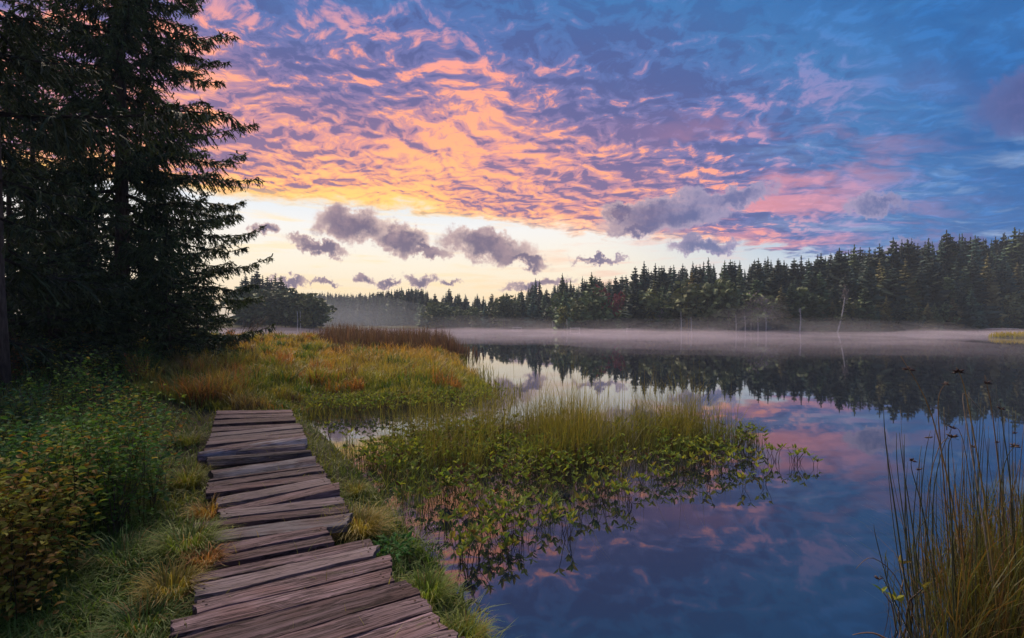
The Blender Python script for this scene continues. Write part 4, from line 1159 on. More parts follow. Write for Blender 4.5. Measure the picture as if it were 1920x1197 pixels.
def build_undergrowth():
    g = Geo()
    x, y, px, py = sample_ground(1500, -260, 400, 660, 1150, 0.4)
    lim = np.interp(py, [640, 700, 760, 850, 950, 1000, 1100, 1200], [330, 300, 300, 320, 300, 210, 120, 70])
    ok = (px < lim - RNG.uniform(0, 60, len(px))) & (y > 2.2) & (y < 16)
    x, y = x[ok], y[ok]
    sp = np.stack([x, y, terrain_h(x, y)], -1)
    herb_mass(g, sp, 0.22, 0.95, 46, 0.047, [(0.045, 0.11, 0.04), (0.06, 0.14, 0.03), (0.085, 0.17, 0.03), (0.14, 0.20, 0.035), (0.22, 0.20, 0.035), (0.20, 0.11, 0.03)])
    tag(link('undergrowth', g.mesh('undergrowth'), None, M_leaf), 'dark tangle of leafy herbs covering the shaded left bank', kind='stuff')
    # shrubs one can pick out
    YEL, REDL, GRN, TEAL = [(0.32, 0.27, 0.04), (0.36, 0.20, 0.045), (0.18, 0.20, 0.04)], [(0.25, 0.085, 0.04), (0.16, 0.11, 0.035)], [(0.08, 0.15, 0.04), (0.11, 0.17, 0.045)], [(0.05, 0.11, 0.055)]
    for px, py, h, nst, lf, pal, lab in [
            (70, 1010, 0.62, 11, 0.068, YEL, 'yellow-leaved shrub nearest the left edge on the bank'),
            (30, 1120, 0.5, 9, 0.06, YEL, 'low yellowing shrub in the bottom left corner'),
            (120, 960, 0.6, 9, 0.06, REDL, 'reddish-brown leaved shrub beside the yellow-leaved shrub'),
            (215, 985, 0.75, 10, 0.05, GRN, 'tall small-leaved green shrub left of the nearest tussocks'),
            (290, 930, 0.6, 9, 0.05, GRN, 'green small-leaved shrub close to the middle of the boardwalk'),
            (240, 850, 0.8, 8, 0.055, GRN, 'green shrub with bare dark twigs above the bank grass'),
            (60, 860, 0.75, 10, 0.055, TEAL, 'dark green shrub halfway up the left edge'),
            (140, 780, 0.8, 10, 0.055, GRN, 'leafy shrub in front of the young spruces at the left'),
            (30, 760, 0.85, 10, 0.06, REDL, 'russet shrub under the low broad spruce at the left edge'),
            (260, 745, 0.7, 8, 0.06, REDL, 'rust-tinged shrub in front of the tall spruce'),
            (360, 715, 0.7, 8, 0.06, YEL, 'yellowish bush at the foot of the tall spruce beside the meadow')]:
        c = ground_at(px, py, 0.35); z = gz(c[0], c[1])
        root = empty('leafy_shrub', (c[0], c[1], z)); tag(root, lab, 'shrub', 'leafy shrubs on the left bank')
        gs, gl = Geo(), Geo()
        for q in range(nst):
            a = RNG.uniform(0, 2 * PI); L = h * RNG.uniform(0.7, 1.15); rad = RNG.uniform(0.1, 0.45) * L
            P = np.array([[math.cos(a) * rad * t ** 1.3, math.sin(a) * rad * t ** 1.3, L * t - 0.03] for t in np.linspace(0, 1, 6)]) + RNG.normal(0, 0.008, (6, 3))
            tube(gs, P, np.linspace(0.006, 0.002, 6), (0.05, 0.035, 0.025), 4)
            m = 24
            u = RNG.uniform(0.3, 1, m); idx = np.minimum((u * 5).astype(int), 4); fr = (u * 5 - idx)[:, None]
            pp = P[idx] * (1 - fr) + P[idx + 1] * fr
            aa = RNG.uniform(0, 2 * PI, m); dv = np.stack([np.cos(aa), np.sin(aa), RNG.uniform(-0.2, 0.7, m)], -1)
            pc = np.array(pal)[RNG.integers(0, len(pal), m)] * RNG.uniform(0.55, 1.35, (m, 1))
            ln = RNG.uniform(0.6, 1.2, m) * lf
            leaves(gl, pp + unit(dv) * RNG.uniform(0, 0.07, m)[:, None], dv, ln, ln * RNG.uniform(0.5, 0.7, m), pc)
        link('stem', gs.mesh('stem', True), root, M_beam)
        link('foliage', gl.mesh('foliage'), root, M_leaf)
    # bare twiggy bush at the meadow corner
    c = ground_at(448, 668, 0.3); root = empty('twiggy_bush', (c[0], c[1], gz(c[0], c[1])))
    tag(root, 'bare brown twiggy bush where the spruces meet the meadow', 'bush')
    for q in range(34):
        a = RNG.uniform(-1.0, 1.4); L = RNG.uniform(0.9, 2.0); gg = Geo()
        P = np.array([[math.cos(a) * L * 0.7 * t ** 1.2, math.sin(a) * L * 0.4 * t, L * 0.75 * t] for t in np.linspace(0, 1, 6)]) + RNG.normal(0, 0.015, (6, 3)) * L
        tube(gg, P, np.linspace(0.014, 0.005, 6), (0.12, 0.075, 0.05), 4)
        o = link('twig', gg.mesh('twig', True), root, M_stem); o.location = RNG.normal(0, 0.15, 3) * np.array([1, 1, 0])
build_undergrowth()

def build_tussocks():
    spec = [  # px, py, radius, height, count, root colour, tip colour, label
        (348, 905, 0.22, 0.27, 420, OLIVE * 0.7, LIME, 'pale yellow-green tussock left of the wet bluish half log'),
        (392, 965, 0.17, 0.25, 380, RUST * 0.7, GOLD, 'golden tussock spilling over the left plank ends'),
        (352, 1050, 0.24, 0.27, 520, GREEN, LIME * 0.9, 'large mixed green tussock left of the boardwalk middle'),
        (385, 1075, 0.13, 0.18, 240, RUST * 0.6, RUST * 1.2, 'rust-brown tussock leaning onto the planks from the left'),
        (322, 1125, 0.18, 0.25, 420, OLIVE * 0.6, GOLD * 0.9, 'yellowing tussock left of the nearest whole plank'),
        (268, 1180, 0.2, 0.24, 380, DKGRN, GREEN * 1.3, 'dark green tussock in the lower left beside the plank corner'),
        (235, 1065, 0.25, 0.28, 380, DKGRN, GREEN * 1.4, 'soft dark green grass clump between shrubs and boardwalk'),
        (672, 984, 0.25, 0.28, 900, OLIVE * 0.6, GOLD * 1.05, 'golden-brown tussock overhanging the right side of the boardwalk'),
        (800, 1095, 0.16, 0.24, 620, GREEN, LIME, 'bright green tussock at the right plank ends'),
        (868, 1165, 0.15, 0.23, 560, OLIVE, LIME * 1.05, 'yellow-green tussock nearest the water at the bottom'),
        (905, 1240, 0.15, 0.22, 380, GREEN, LIME, 'green tussock at the bottom edge by the water'),
        (618, 970, 0.06, 0.09, 150, OLIVE * 0.7, LIME * 0.8, 'small tuft of grass growing on the boardwalk'),
        (432, 1005, 0.09, 0.10, 170, OLIVE * 0.6, STRAW * 0.8, 'withered straw tuft lying on the left of the planks'),
        (668, 905, 0.13, 0.22, 260, OLIVE * 0.7, OLIVE * 1.5, 'olive grass clump at the right edge of the boardwalk middle'),
        (352, 830, 0.25, 0.24, 300, OLIVE * 0.7, LIME * 0.85, 'light green grass clump left of the round logs')]
    for px, py, rad, h, cnt, c0, c1_, lab in spec:
        c = ground_at(px, py, 0.27)
        z = gz(c[0], c[1]) if 'planks' not in lab and 'on the boardwalk' not in lab else DECK - 0.05
        root = empty('grass_tussock', (c[0], c[1], z)); tag(root, lab, 'grass tussock', 'tussocks along the boardwalk')
        g = Geo(); n = cnt
        r_ = rad * 0.55 * np.sqrt(RNG.random(n)); a = RNG.uniform(0, 2 * PI, n)
        B = np.stack([r_ * np.cos(a), r_ * np.sin(a), np.full(n, -0.02)], -1)
        H = RNG.uniform(0.55, 1.1, n) * h; lean = rad * RNG.uniform(0.3, 1.25, n)
        k = 5; t = np.linspace(0, 1, k)
        a2 = a + RNG.normal(0, 0.5, n); d = np.stack([np.cos(a2), np.sin(a2), np.zeros(n)], -1)
        pts = B[:, None] + d[:, None] * (lean[:, None] * t[None] ** 1.4)[..., None]
        pts[:, :, 2] += H[:, None] * (1.55 * t - 0.85 * t ** 2.4)[None] * np.where(RNG.random(n) < 0.3, 1.15, 0.9)[:, None]
        cr, ct = cols(c0, n), cols(c1_, n, 0.3)
        odd = RNG.random(n) < 0.10; ct[odd] = cols(STRAW, int(odd.sum())); 
        odd = RNG.random(n) < 0.08; ct[odd] = cols(RUST, int(odd.sum()))
        col = cr[:, None] * (1 - t)[None, :, None] + ct[:, None] * t[None, :, None]
        side = np.stack([-d[:, 1], d[:, 0], np.zeros(n)], -1)
        ribbons(g, pts, RNG.uniform(0.0035, 0.0075, n), col, flat=side, taper=np.clip(1 - t ** 2.2, 0.05, 1))
        link('blades', g.mesh('blades'), root, M_grass)['kind'] = 'stuff'
    # leafy weed by the golden tussock
    c = ground_at(735, 1022, 0.25); root = empty('leafy_weed', (c[0], c[1], gz(c[0], c[1])))
    tag(root, 'bright green leafy weed between the golden and bright green tussocks', 'weed')
    g = Geo(); n = 130
    a = RNG.uniform(0, 2 * PI, n); r_ = 0.14 * np.sqrt(RNG.random(n))
    P = np.stack([r_ * np.cos(a), r_ * np.sin(a), RNG.uniform(0.02, 0.15, n)], -1)
    dv = np.stack([np.cos(a), np.sin(a), RNG.uniform(-0.1, 0.8, n)], -1)
    leaves(g, P, dv, RNG.uniform(0.04, 0.075, n), RNG.uniform(0.02, 0.035, n), cols((0.05, 0.14, 0.03), n, 0.35))
    link('foliage', g.mesh('foliage'), root, M_leaf)
build_tussocks()

# ================================================================ plants in the shallow water
def islet_pts(n, poly_px):
    poly = np.array([W2(*q) for q in poly_px]); lo, hi = poly.min(0), poly.max(0)
    x = RNG.uniform(lo[0], hi[0], n); y = RNG.uniform(lo[1], hi[1], n)
    ok = in_poly(poly, x, y)
    return x[ok], y[ok], poly
ISLET = [(622, 842), (690, 846), (760, 834), (850, 812), (960, 806), (1100, 800), (1250, 802), (1370, 808), (1432, 828), (1440, 852), (1370, 872), (1300, 884),
         (1200, 908), (1120, 940), (1050, 972), (980, 1010), (920, 1050), (862, 1078), (806, 1030), (738, 962), (678, 892), (630, 850)]
GRASSY = [(690, 850), (770, 826), (880, 808), (1000, 806), (1120, 800), (1260, 802), (1385, 810), (1392, 836), (1330, 858), (1200, 868), (1080, 880), (960, 890), (860, 892), (760, 890)]
def build_islet():
    g = Geo()
    x, y, poly = islet_pts(17000, GRASSY); n = len(x)
    dn = fbm(x * 1.1 + 4, y * 1.1, 3)
    ok = RNG.random(n) < np.clip((dn - 0.30) * 3.6, 0.10, 1); x, y, dn = x[ok], y[ok], dn[ok]; n = len(x)
    h = (0.20 + 0.70 * RNG.random(n) ** 1.4) * (0.65 + 0.9 * dn)
    tall = RNG.random(n) < 0.16; h[tall] *= 1.45
    blades(g, np.stack([x, y, np.full(n, -0.05)], -1), h + 0.05, RNG.uniform(0.004, 0.008, n), h * RNG.uniform(0.05, 0.95, n) ** 1.5, cols((0.045, 0.05, 0.016), n), lerp(cols(OLIVE * 1.1, n), cols(GOLD * 0.85, n), RNG.random(n) * np.clip((dn - 0.2) * 2, 0, 1)), 6)
    x, y, poly = islet_pts(11500, ISLET); n = len(x)
    ok = RNG.random(n) < np.clip((fbm(x * 1.6 + 44, y * 1.6, 3) - 0.36) * 4.5, 0.05, 1); x, y = x[ok], y[ok]; n = len(x)
    h = RNG.uniform(0.12, 0.5, n)
    blades(g, np.stack([x, y, np.full(n, -0.05)], -1), h + 0.05, RNG.uniform(0.004, 0.009, n), h * RNG.uniform(0.1, 1.0, n), cols((0.05, 0.06, 0.018), n), lerp(cols(GREEN * 1.5, n), cols(OLIVE * 1.3, n), RNG.random(n)), 5)
    tag(link('grass', g.mesh('grass'), None, M_grass), 'tall thin sedge standing in the shallow water off the boardwalk', kind='stuff')
    # leafy mass of bogbean in the shallows
    g = Geo()
    def bog(x, y, hs, leaf):
        n = len(x); m = 3
        base = np.repeat(np.stack([x, y, np.full(n, -0.04)], -1), m, 0) + RNG.normal(0, 0.03, (n * m, 3)) * np.array([1, 1, 0])
        N_ = len(base); H = RNG.uniform(0.5, 1.1, N_) * hs; a = RNG.uniform(0, 2 * PI, N_)
        d = np.stack([np.cos(a), np.sin(a), np.zeros(N_)], -1)
        t = np.linspace(0, 1, 4)
        P = base[:, None] + d[:, None] * (H[:, None] * 0.45 * t[None] ** 1.5)[..., None]
        P[:, :, 2] += (H + 0.04)[:, None] * t[None]
        ribbons(g, P, RNG.uniform(0.004, 0.007, N_), cols((0.055, 0.040, 0.018), N_), taper=np.clip(1 - 0.4 * t, 0.2, 1))
        for q in range(4):
            aa = a + (q - 1.5) * 1.25 + RNG.normal(0, 0.3, N_)
            dv = np.stack([np.cos(aa), np.sin(aa), RNG.uniform(0.35, 1.5, N_)], -1)
            ln = RNG.uniform(0.45, 1.35, N_) * leaf
            c = cols((0.10, 0.15, 0.030), N_, 0.35)
            br = RNG.random(N_) < 0.22; c[br] = cols((0.22, 0.26, 0.04), int(br.sum()))
            dk_ = RNG.random(N_) < 0.15; c[dk_] = cols((0.06, 0.035, 0.02), int(dk_.sum()))
            leaves(g, P[:, -1], dv, ln, ln * RNG.uniform(0.36, 0.5, N_), c, droop=0.15)
    x, y, poly = islet_pts(3300, ISLET)
    dn = fbm(x * 1.3 + 14, y * 1.3, 3); s = sdist(poly, x, y)
    ok = RNG.random(len(x)) < np.clip((dn - 0.36) * 4.2, 0.06, 1) * np.clip(0.35 + s * 1.6, 0, 1)
    bog(x[ok], y[ok], 0.25, 0.072)
    # fringe along the meadow front and its tip
    m = 190; px = RNG.uniform(575, 940, m); py = np.interp(px, [575, 700, 880, 940], [772, 768, 762, 742]) + RNG.normal(2, 7, m)
    q = np.array([W2(a, b) for a, b in zip(px, py)])
    bog(q[:, 0], q[:, 1], 0.30, 0.075)
    tag(link('water_plants', g.mesh('water_plants'), None, M_leaf), 'mass of green bogbean leaves and dark stems rising from the shallows', kind='stuff')

LEAF_MESH = []
for i in range(5):
    g_ = Geo()
    c_ = [(0.12, 0.18, 0.035), (0.17, 0.22, 0.04), (0.25, 0.27, 0.045), (0.08, 0.13, 0.03), (0.19, 0.16, 0.04)][i]
    leaves(g_, np.zeros((1, 3)), np.array([[0.35, 0, 1.0]]), np.array([1.0]), np.array([0.36 + 0.04 * (i % 3)]), np.array([c_]), droop=0.1 + 0.05 * i)
    LEAF_MESH.append(g_.mesh('leaf'))
STEM_MESH = []
for i in range(4):
    g_ = Geo(); t_ = np.linspace(0, 1, 5)
    tube(g_, np.stack([0.35 * t_ ** 1.6 + 0.05 * np.sin(t_ * 6 + i), 0.04 * np.cos(t_ * 5 + i), t_], -1), 0.018 * (1 - 0.4 * t_), (0.055, 0.035, 0.02), 4)
    STEM_MESH.append(g_.mesh('stem', True))
def bog_plant(x, y, nst, h, leaf, label, group=None):
    root = empty('bogbean_plant', (x, y, -0.03), RNG.uniform(0, 6.28)); tag(root, label, 'water plant', group)
    for q in range(nst):
        H = h * RNG.uniform(0.6, 1.15); az = q * 2 * PI / nst + RNG.normal(0, 0.4)
        st = link('stem', STEM_MESH[int(RNG.integers(4))], root, M_stem)
        st.scale = (H, H, H); st.rotation_euler = (0, 0, az); st.location = (RNG.normal(0, 0.02), RNG.normal(0, 0.02), 0)
        for k in range(int(RNG.integers(3, 5))):
            lf = link('leaf', LEAF_MESH[int(RNG.integers(5))], st, M_leaf)
            lf.location = (0.35, 0.02, 0.985); s = leaf / H * RNG.uniform(0.7, 1.2)
            lf.scale = (s, s, s); lf.rotation_euler = (RNG.normal(0, 0.12), RNG.uniform(0.0, 0.75), k * 2 * PI / 3.5 + RNG.normal(0, 0.4))

def build_bog_plants():
    edge = [(880, 1075), (905, 1050), (935, 1040), (960, 1015), (985, 1020), (1010, 1000), (1035, 985), (1060, 985), (1085, 965), (1110, 955), (1135, 945), (1160, 935), (1180, 925), (1205, 920),
            (1230, 905), (1255, 905), (1280, 895), (1305, 890), (1330, 885), (1355, 880), (1380, 880), (1400, 868), (1420, 872), (1440, 860), (1400, 845), (1370, 860), (1320, 868), (1260, 880), (1200, 892),
            (1140, 915), (1090, 935), (1040, 955), (1000, 970), (960, 985), (920, 1015), (880, 1030), (860, 1055), (840, 1000), (870, 985), (910, 975), (1330, 905), (1180, 945), (1060, 1010), (950, 1055)]
    for px, py in edge:
        p = W2(px + RNG.normal(0, 4), py + RNG.normal(0, 3))
        wh = 'nearest the boardwalk corner' if px < 940 else 'along the front middle' if px < 1120 else 'along the front right' if px < 1290 else 'near the right tip'
        dp = 'outer' if py > np.interp(px, [860, 960, 1110, 1300, 1440], [1050, 1005, 948, 888, 862]) else 'inner'
        bog_plant(p[0], p[1], int(RNG.integers(3, 6)), RNG.uniform(0.16, 0.27), 0.080, f'{dp} bogbean plant in the water {wh} of the sedge patch', f'{dp} bogbean plants {wh} of the sedge patch')
    for px, py, n, h, lab in [(1533, 876, 4, 0.15, 'smallest bogbean plant standing alone at the far right of the row'),
                              (1490, 872, 7, 0.22, 'bushy bogbean plant alone in open water, second from the right'),
                              (1497, 868, 5, 0.20, 'bogbean plant behind the bushy lone one in open water'),
                              (1452, 866, 6, 0.24, 'bogbean plant just off the right tip of the sedge patch'),
                              (1432, 905, 4, 0.20, 'bogbean plant drooping over its own reflection below the tip'),
                              (1395, 915, 4, 0.20, 'low bogbean plant in open water below the patch tip'),
                              (620, 826, 6, 0.26, 'olive bogbean plant at the boardwalk bend by the round logs'),
                              (655, 838, 6, 0.28, 'orange-tinged bogbean plant in front of the bright pond')]:
        p = W2(px, py); bog_plant(p[0], p[1], n, h, 0.075, lab)
build_islet()
build_bog_plants()

# ================================================================ rush clump at the right edge
def build_rushes():
    root = empty('rush_clump', (3.1, 3.25, 0.0)); tag(root, 'tall clump of brown and green rushes at the right edge of the water', 'rushes')
    rl = np.array(root.location)
    def stalk(pxs, depth, r0, head=None, col=(0.10, 0.085, 0.03)):
        P = np.array([at_depth(px, py, depth) for px, py in pxs])
        t = np.linspace(0, 1, len(P)); tt = np.linspace(0, 1, 12)
        P = np.stack([np.interp(tt, t, P[:, i]) for i in range(3)], -1)
        for _ in range(2): P[1:-1] = (P[:-2] + 2 * P[1:-1] + P[2:]) / 4
        P[:, 1] += np.sin(tt * 3) * 0.04
        P[:, 2] -= 0.0
        g = Geo(); tube(g, P - rl, r0 * (1 - 0.75 * tt), np.array(col), 5)
        o = link('stalk', g.mesh('stalk', True), root, M_stem)
        if head:
            gg = Geo(); e = P[-2] - rl
            for q in range(7):
                a = RNG.uniform(0, 2 * PI); d = unit(np.array([math.cos(a), math.sin(a), RNG.uniform(-0.3, 0.9)]))
                tube(gg, np.array([e, e + d * 0.014 * head, e + d * 0.03 * head]), [0.002, 0.006 * head, 0.001], (0.06, 0.03, 0.022), 4)
            link('seed_head', gg.mesh('seed_head', True), o, M_stem)
    A, B, C_ = (0.16, 0.10, 0.035), (0.055, 0.06, 0.028), (0.24, 0.15, 0.045)
    st = [([(1830, 1240), (1800, 960), (1755, 760), (1690, 668)], 3.3, 0.007, 1.2, C_), ([(1880, 1240), (1860, 950), (1820, 720), (1795, 690)], 3.1, 0.006, 1.2, C_),
          ([(1900, 1240), (1890, 940), (1870, 760), (1848, 704)], 3.4, 0.006, 1.1, A), ([(1790, 1240), (1778, 900), (1765, 760), (1772, 728), (1780, 716)], 3.5, 0.005, 0.9, A),
          ([(1715, 1230), (1690, 980), (1668, 830), (1658, 766)], 3.2, 0.006, None, B), ([(1730, 1230), (1706, 1000), (1690, 880), (1682, 812)], 3.3, 0.005, None, B),
          ([(1740, 1230), (1722, 1000), (1700, 860), (1688, 812)], 3.1, 0.005, None, B), ([(1720, 1230), (1730, 1000), (1742, 860), (1746, 808)], 3.5, 0.005, 0.8, B),
          ([(1770, 1230), (1742, 960), (1716, 880), (1712, 860)], 3.2, 0.005, 1.0, B), ([(1760, 1230), (1752, 960), (1775, 840), (1795, 790)], 3.4, 0.005, 0.8, B),
          ([(1800, 1240), (1790, 940), (1787, 830), (1790, 818)], 3.2, 0.006, 1.2, B), ([(1745, 1240), (1735, 980), (1765, 835), (1790, 820), (1800, 826)], 3.5, 0.004, None, A),
          ([(1850, 1240), (1835, 960), (1815, 800), (1770, 800)], 3.3, 0.004, None, A), ([(1700, 1220), (1662, 1060), (1648, 1000), (1640, 985)], 3.1, 0.004, None, B),
          ([(1720, 1225), (1685, 1130), (1660, 1080), (1648, 1092)], 3.0, 0.005, 0.9, B), ([(1735, 1210), (1690, 1080), (1640, 1045), (1606, 1068)], 3.0, 0.004, None, A),
          ([(1880, 1230), (1840, 900), (1812, 740), (1818, 734), (1840, 770)], 3.2, 0.005, None, (0.35, 0.27, 0.2)), ([(1915, 1240), (1905, 900), (1890, 800), (1878, 756)], 3.6, 0.006, 0.9, B),
          ([(1900, 1230), (1880, 960), (1895, 860), (1912, 830)], 3.3, 0.005, 1.0, B), ([(1690, 1215), (1650, 1195), (1600, 1192)], 2.95, 0.008, None, (0.22, 0.12, 0.06))]
    for a in st: stalk(*a)
    for q in range(64):
        bx = RNG.uniform(1710, 1985); d = RNG.uniform(3.0, 3.9); tx = bx + RNG.normal(-22, 28); top = RNG.uniform(720, 930) + max(0, 1800 - bx) * 0.5
        stalk([(bx, 1240), ((bx * 1.2 + tx) / 2.2 + RNG.normal(0, 6), 1010), (tx, top)], d, RNG.uniform(0.003, 0.006), RNG.choice([None, None, None, None, None, None, 0.7]), [A, B, B, (0.09, 0.075, 0.03)][int(RNG.integers(4))])
    g = Geo(); n = 3500
    px = 1650 + 420 * RNG.beta(2.2, 1.2, n); d = RNG.uniform(2.85, 4.2, n)
    x = (px - CX) / F * d
    base = np.stack([x, d, np.full(n, -0.06)], -1)
    h = (0.15 + 0.9 * RNG.random(n) ** 1.5) * np.clip((px - 1640) / 140, 0.35, 1.0)
    t2 = RNG.random(n)
    blades(g, base - rl, h, RNG.uniform(0.004, 0.008, n), h * RNG.uniform(0.05, 0.75, n), cols((0.035, 0.03, 0.012), n), lerp(lerp(cols(OLIVE * 0.45 + GREEN * 0.4, n), cols(GOLD * 0.42, n), t2 ** 1.6), cols(RUST * 0.7, n), (RNG.random(n) < 0.25) * 0.8), 5)
    link('blades', g.mesh('blades'), root, M_grass)['kind'] = 'stuff'
    p = at_depth(1690, 975, 3.2); bog_plant(p[0], p[1], 4, 0.36, 0.07, 'leafy bogbean sprig caught among the rush stalks', None)
build_rushes()

# ================================================================ small things on the far shore
def build_far_small():
    def rail(px0, px1, topy, basey, label, posts=3):
        D = shore_depth((px0 + px1) / 2) + 0.4; s = D / F
        x0, x1 = (px0 - CX) * s, (px1 - CX) * s; h = (basey - topy) * s
        z = max(gz((x0 + x1) / 2, D), 0.05)
        root = empty('rail_fence', ((x0 + x1) / 2, D, z)); tag(root, label, 'fence', 'wooden rails at the far water')
        g = Geo(); box(g, (0, 0, h - 0.1), (x1 - x0, 0.12, 0.16)); link('rail', g.mesh('rail'), root, M_white)
        for q in range(posts):
            g = Geo(); box(g, (x0 + (x1 - x0) * (0.02 + 0.96 * q / (posts - 1)) - (x0 + x1) / 2, 0.0, h / 2 - 0.2), (0.16, 0.16, h + 0.5)); link('post', g.mesh('post'), root, M_white)
    rail(961, 978, 613.0, 616.5, 'low white bench-like rail at the hazy far water')
    rail(1069, 1087, 612.6, 618.0, 'white wooden rail at the tip of the far shore', 2)
    rail(1175, 1190, 612.0, 617.6, 'thin grey rail half hidden below the autumn-red trees', 2)
    # jetty near the right edge
    D = shore_depth(1880) - 1.0; s = D / F
    root = empty('jetty', ((1875 - CX) * s, D, 0.0)); tag(root, 'low wooden jetty under the darkest trees at the right edge', 'jetty')
    L = 60 * s
    for q in range(26):
        g = Geo(); box(g, (-L / 2 + (q + 0.5) * L / 26, 0, 0.55 + 0.01 * (q % 3)), (L / 26 * 0.88, 1.4, 0.09)); link('plank', g.mesh('plank'), root, M_white)
    for q in range(5):
        for sy in (-0.6, 0.6):
            g = Geo(); box(g, (-L / 2 + 0.2 + q * (L - 0.4) / 4, sy, 0.0), (0.18, 0.18, 1.0)); link('post', g.mesh('post'), root, M_beam)
    g = Geo(); box(g, (-L / 2 + 0.3, 0.5, 1.0), (0.22, 0.22, 0.9)); link('mooring_post', g.mesh('mooring_post'), root, M_white)
    # sedge on the yellow islet at the right
    g = Geo(); n = 5200
    x = RNG.uniform(60.5, 95, n); y = RNG.uniform(63.8, 72, n); ok = sdist(spit, x, y) > -0.1; x, y = x[ok], y[ok]; n = len(x)
    h = RNG.uniform(0.35, 0.8, n)
    blades(g, np.stack([x, y, np.maximum(terrain_h(x, y), 0) - 0.03], -1), h, RNG.uniform(0.05, 0.09, n), h * RNG.uniform(0.1, 0.6, n), cols(OLIVE * 1.1, n), cols(GOLD * 1.25, n), 3)
    tag(link('grass', g.mesh('grass'), None, M_grass), 'yellow sedge on the low islet at the right edge of the lake', kind='stuff')
build_far_small()

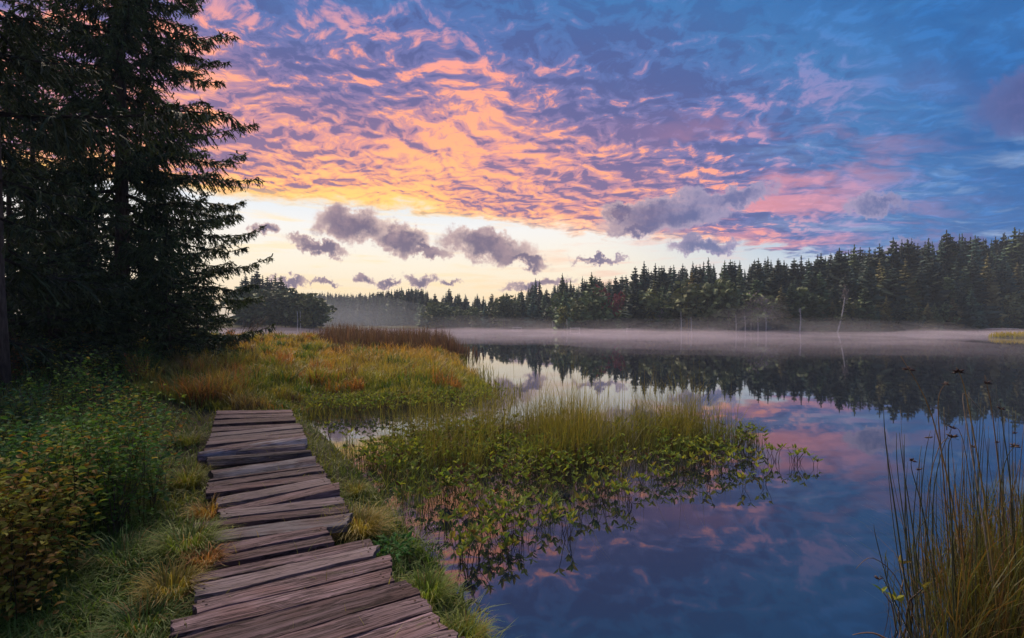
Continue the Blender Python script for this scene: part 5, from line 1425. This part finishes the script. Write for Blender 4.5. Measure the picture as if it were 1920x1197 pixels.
# ================================================================ air: haze over the valley, mist on the lake
def vol_mat(name, dens, col=(0.9, 0.9, 0.95), aniso=0.0):
    m, n = new_mat(name)
    v = n.new('ShaderNodeVolumePrincipled')
    v.inputs['Color'].default_value = (*col, 1); v.inputs['Density'].default_value = dens; v.inputs['Anisotropy'].default_value = aniso
    o = n.new('ShaderNodeOutputMaterial'); m.node_tree.links.new(v.outputs[0], o.inputs['Volume'])
    return m
def build_air():
    g = Geo(); box(g, (0, 0, 22), (870, 870, 50))
    tag(link('haze', g.mesh('haze'), None, vol_mat('thin_haze', 0.0005, (0.75, 0.87, 1.0))), 'thin blue-grey morning haze over lake and forest', kind='stuff')
    # mist lying on the water: low sheets with uneven tops, thicker towards the far shore
    def sheet(D0, h0, dens, seed, z0, label):
        nx, ny = 150, 60
        U, Vv = np.meshgrid(np.linspace(0, 1, nx), np.linspace(0, 1, ny), indexing='ij')
        px = 300 + U * 1900
        pxs = np.interp(px, [300, 790, 1050, 1240, 1640, 1960, 2400], [150, 150, 138, 103, 100, 119, 108])
        Dn = D0 * (1 + 0.5 * (fbm(px * 0.006 + seed, px * 0 + seed, 3) - 0.45))
        D = Dn + (pxs - 1.0 - Dn) * Vv
        x = (px - CX) / F * D; y = D
        nz = fbm(x * 0.06 + seed, y * 0.05 + 8, 4); nz2 = fbm(x * 0.2 + 30, y * 0.13 + seed, 3)
        edge = np.clip(np.minimum.reduce([U * 12, (1 - U) * 12, Vv * 1.6, (1 - Vv) * 10 + 0.3]), 0, 1)
        edge = edge * edge * (3 - 2 * edge)
        h = 0.004 + edge * h0 * (0.02 + 5.0 * np.clip(nz - 0.41, 0, 0.5) + 3.4 * np.clip(nz2 - 0.47, 0, 0.5))
        top = np.stack([x, y, z0 + h], -1).reshape(-1, 3); bot = np.stack([x, y, np.full_like(x, z0)], -1).reshape(-1, 3)
        n = nx * ny
        ii, jj = np.meshgrid(np.arange(nx - 1), np.arange(ny - 1), indexing='ij'); a = (ii * ny + jj).ravel()
        q = np.stack([a, a + ny, a + ny + 1, a + 1], 1)
        per = [i * ny for i in range(nx)] + [(nx - 1) * ny + j for j in range(1, ny)] + [i * ny + ny - 1 for i in range(nx - 2, -1, -1)] + [j for j in range(ny - 2, 0, -1)]
        sf = [(per[(k + 1) % len(per)], per[k], per[k] + n, per[(k + 1) % len(per)] + n) for k in range(len(per))]
        me = np_mesh('mist', np.vstack([top, bot]), [q, q[:, ::-1] + n, np.array(sf)[:, ::-1]])
        tag(link('mist', me, None, vol_mat('lake_mist', dens, (1.0, 0.86, 0.95))), label, kind='stuff')
    sheet(13, 0.60, 0.013, 3.0, 0.010, 'thin low mist just skimming the open lake')
    sheet(26, 0.6, 0.007, 21.0, 0.013, 'low lilac mist drifting over the far half of the lake')
    sheet(50, 0.6, 0.004, 47.0, 0.016, 'thicker pale mist along the foot of the far forest')
    # wisps: soft lumps of mist, one bank at the far end and plumes along the right shore
    def lumps(spec, dens, col, label, seed):
        r = np.random.default_rng(seed); g = Geo()
        nu, nv = 18, 10
        for (cx, cy, cz, rx, ry, rz) in spec:
            ph = np.linspace(0, 2 * PI, nu, endpoint=False); th = np.linspace(0, PI, nv + 1)[1:-1]
            T, Ph = np.meshgrid(th, ph, indexing='ij')
            w = 1 + 0.5 * (fbm(np.cos(Ph) * 1.5 + cx, T * 1.5 + cy + np.sin(Ph), 3) - 0.45)
            v = np.stack([cx + rx * np.sin(T) * np.cos(Ph) * w, cy + ry * np.sin(T) * np.sin(Ph) * w, np.maximum(cz + rz * np.cos(T) * w, 0.02)], -1).reshape(-1, 3)
            m = nv - 1
            v = np.vstack([v, [cx, cy, cz + rz], [cx, cy, max(cz - rz, 0.015)]])
            f4 = [(a * nu + b, (a + 1) * nu + b, (a + 1) * nu + (b + 1) % nu, a * nu + (b + 1) % nu) for a in range(m - 1) for b in range(nu)]
            f3 = [(m * nu, b, (b + 1) % nu) for b in range(nu)] + [(m * nu + 1, (m - 1) * nu + (b + 1) % nu, (m - 1) * nu + b) for b in range(nu)]
            g.add(v, f3, f4)
        tag(link('mist', g.mesh('mist', True), None, vol_mat('mist_wisps', dens, col)), label, kind='stuff')
    far_spec = [(-66, 168, 2, 46, 20, 10)]
    sh = [((px - CX) / F * d, d, 0.4, w, 5, h) for px, d, w, h in [(890, 138, 22, 3.6), (1000, 132, 16, 3.0), (1180, 100, 20, 2.4), (1330, 97, 16, 2.6), (1405, 97, 9, 5.0), (1432, 99, 5, 7.0), (1540, 95, 18, 2.6), (1690, 97, 16, 2.0)]]
    nest = lambda sp, f: [(x + (1 - f) * rx * 0.3, y, z, rx * f, ry * f, rz * f) for x, y, z, rx, ry, rz in sp]
    for f, wd in ((1.0, 'outer veil'), (0.74, 'middle'), (0.5, 'heart')):
        lumps(nest(far_spec, f), 0.0040, (0.88, 0.94, 1.0), f'{wd} of the blue-grey mist bank at the far end of the lake', 1)
        lumps(nest(sh, f), 0.0080, (0.97, 0.92, 0.98), f'{wd} of the lilac wisps rising before the far forest', 2)
build_air()
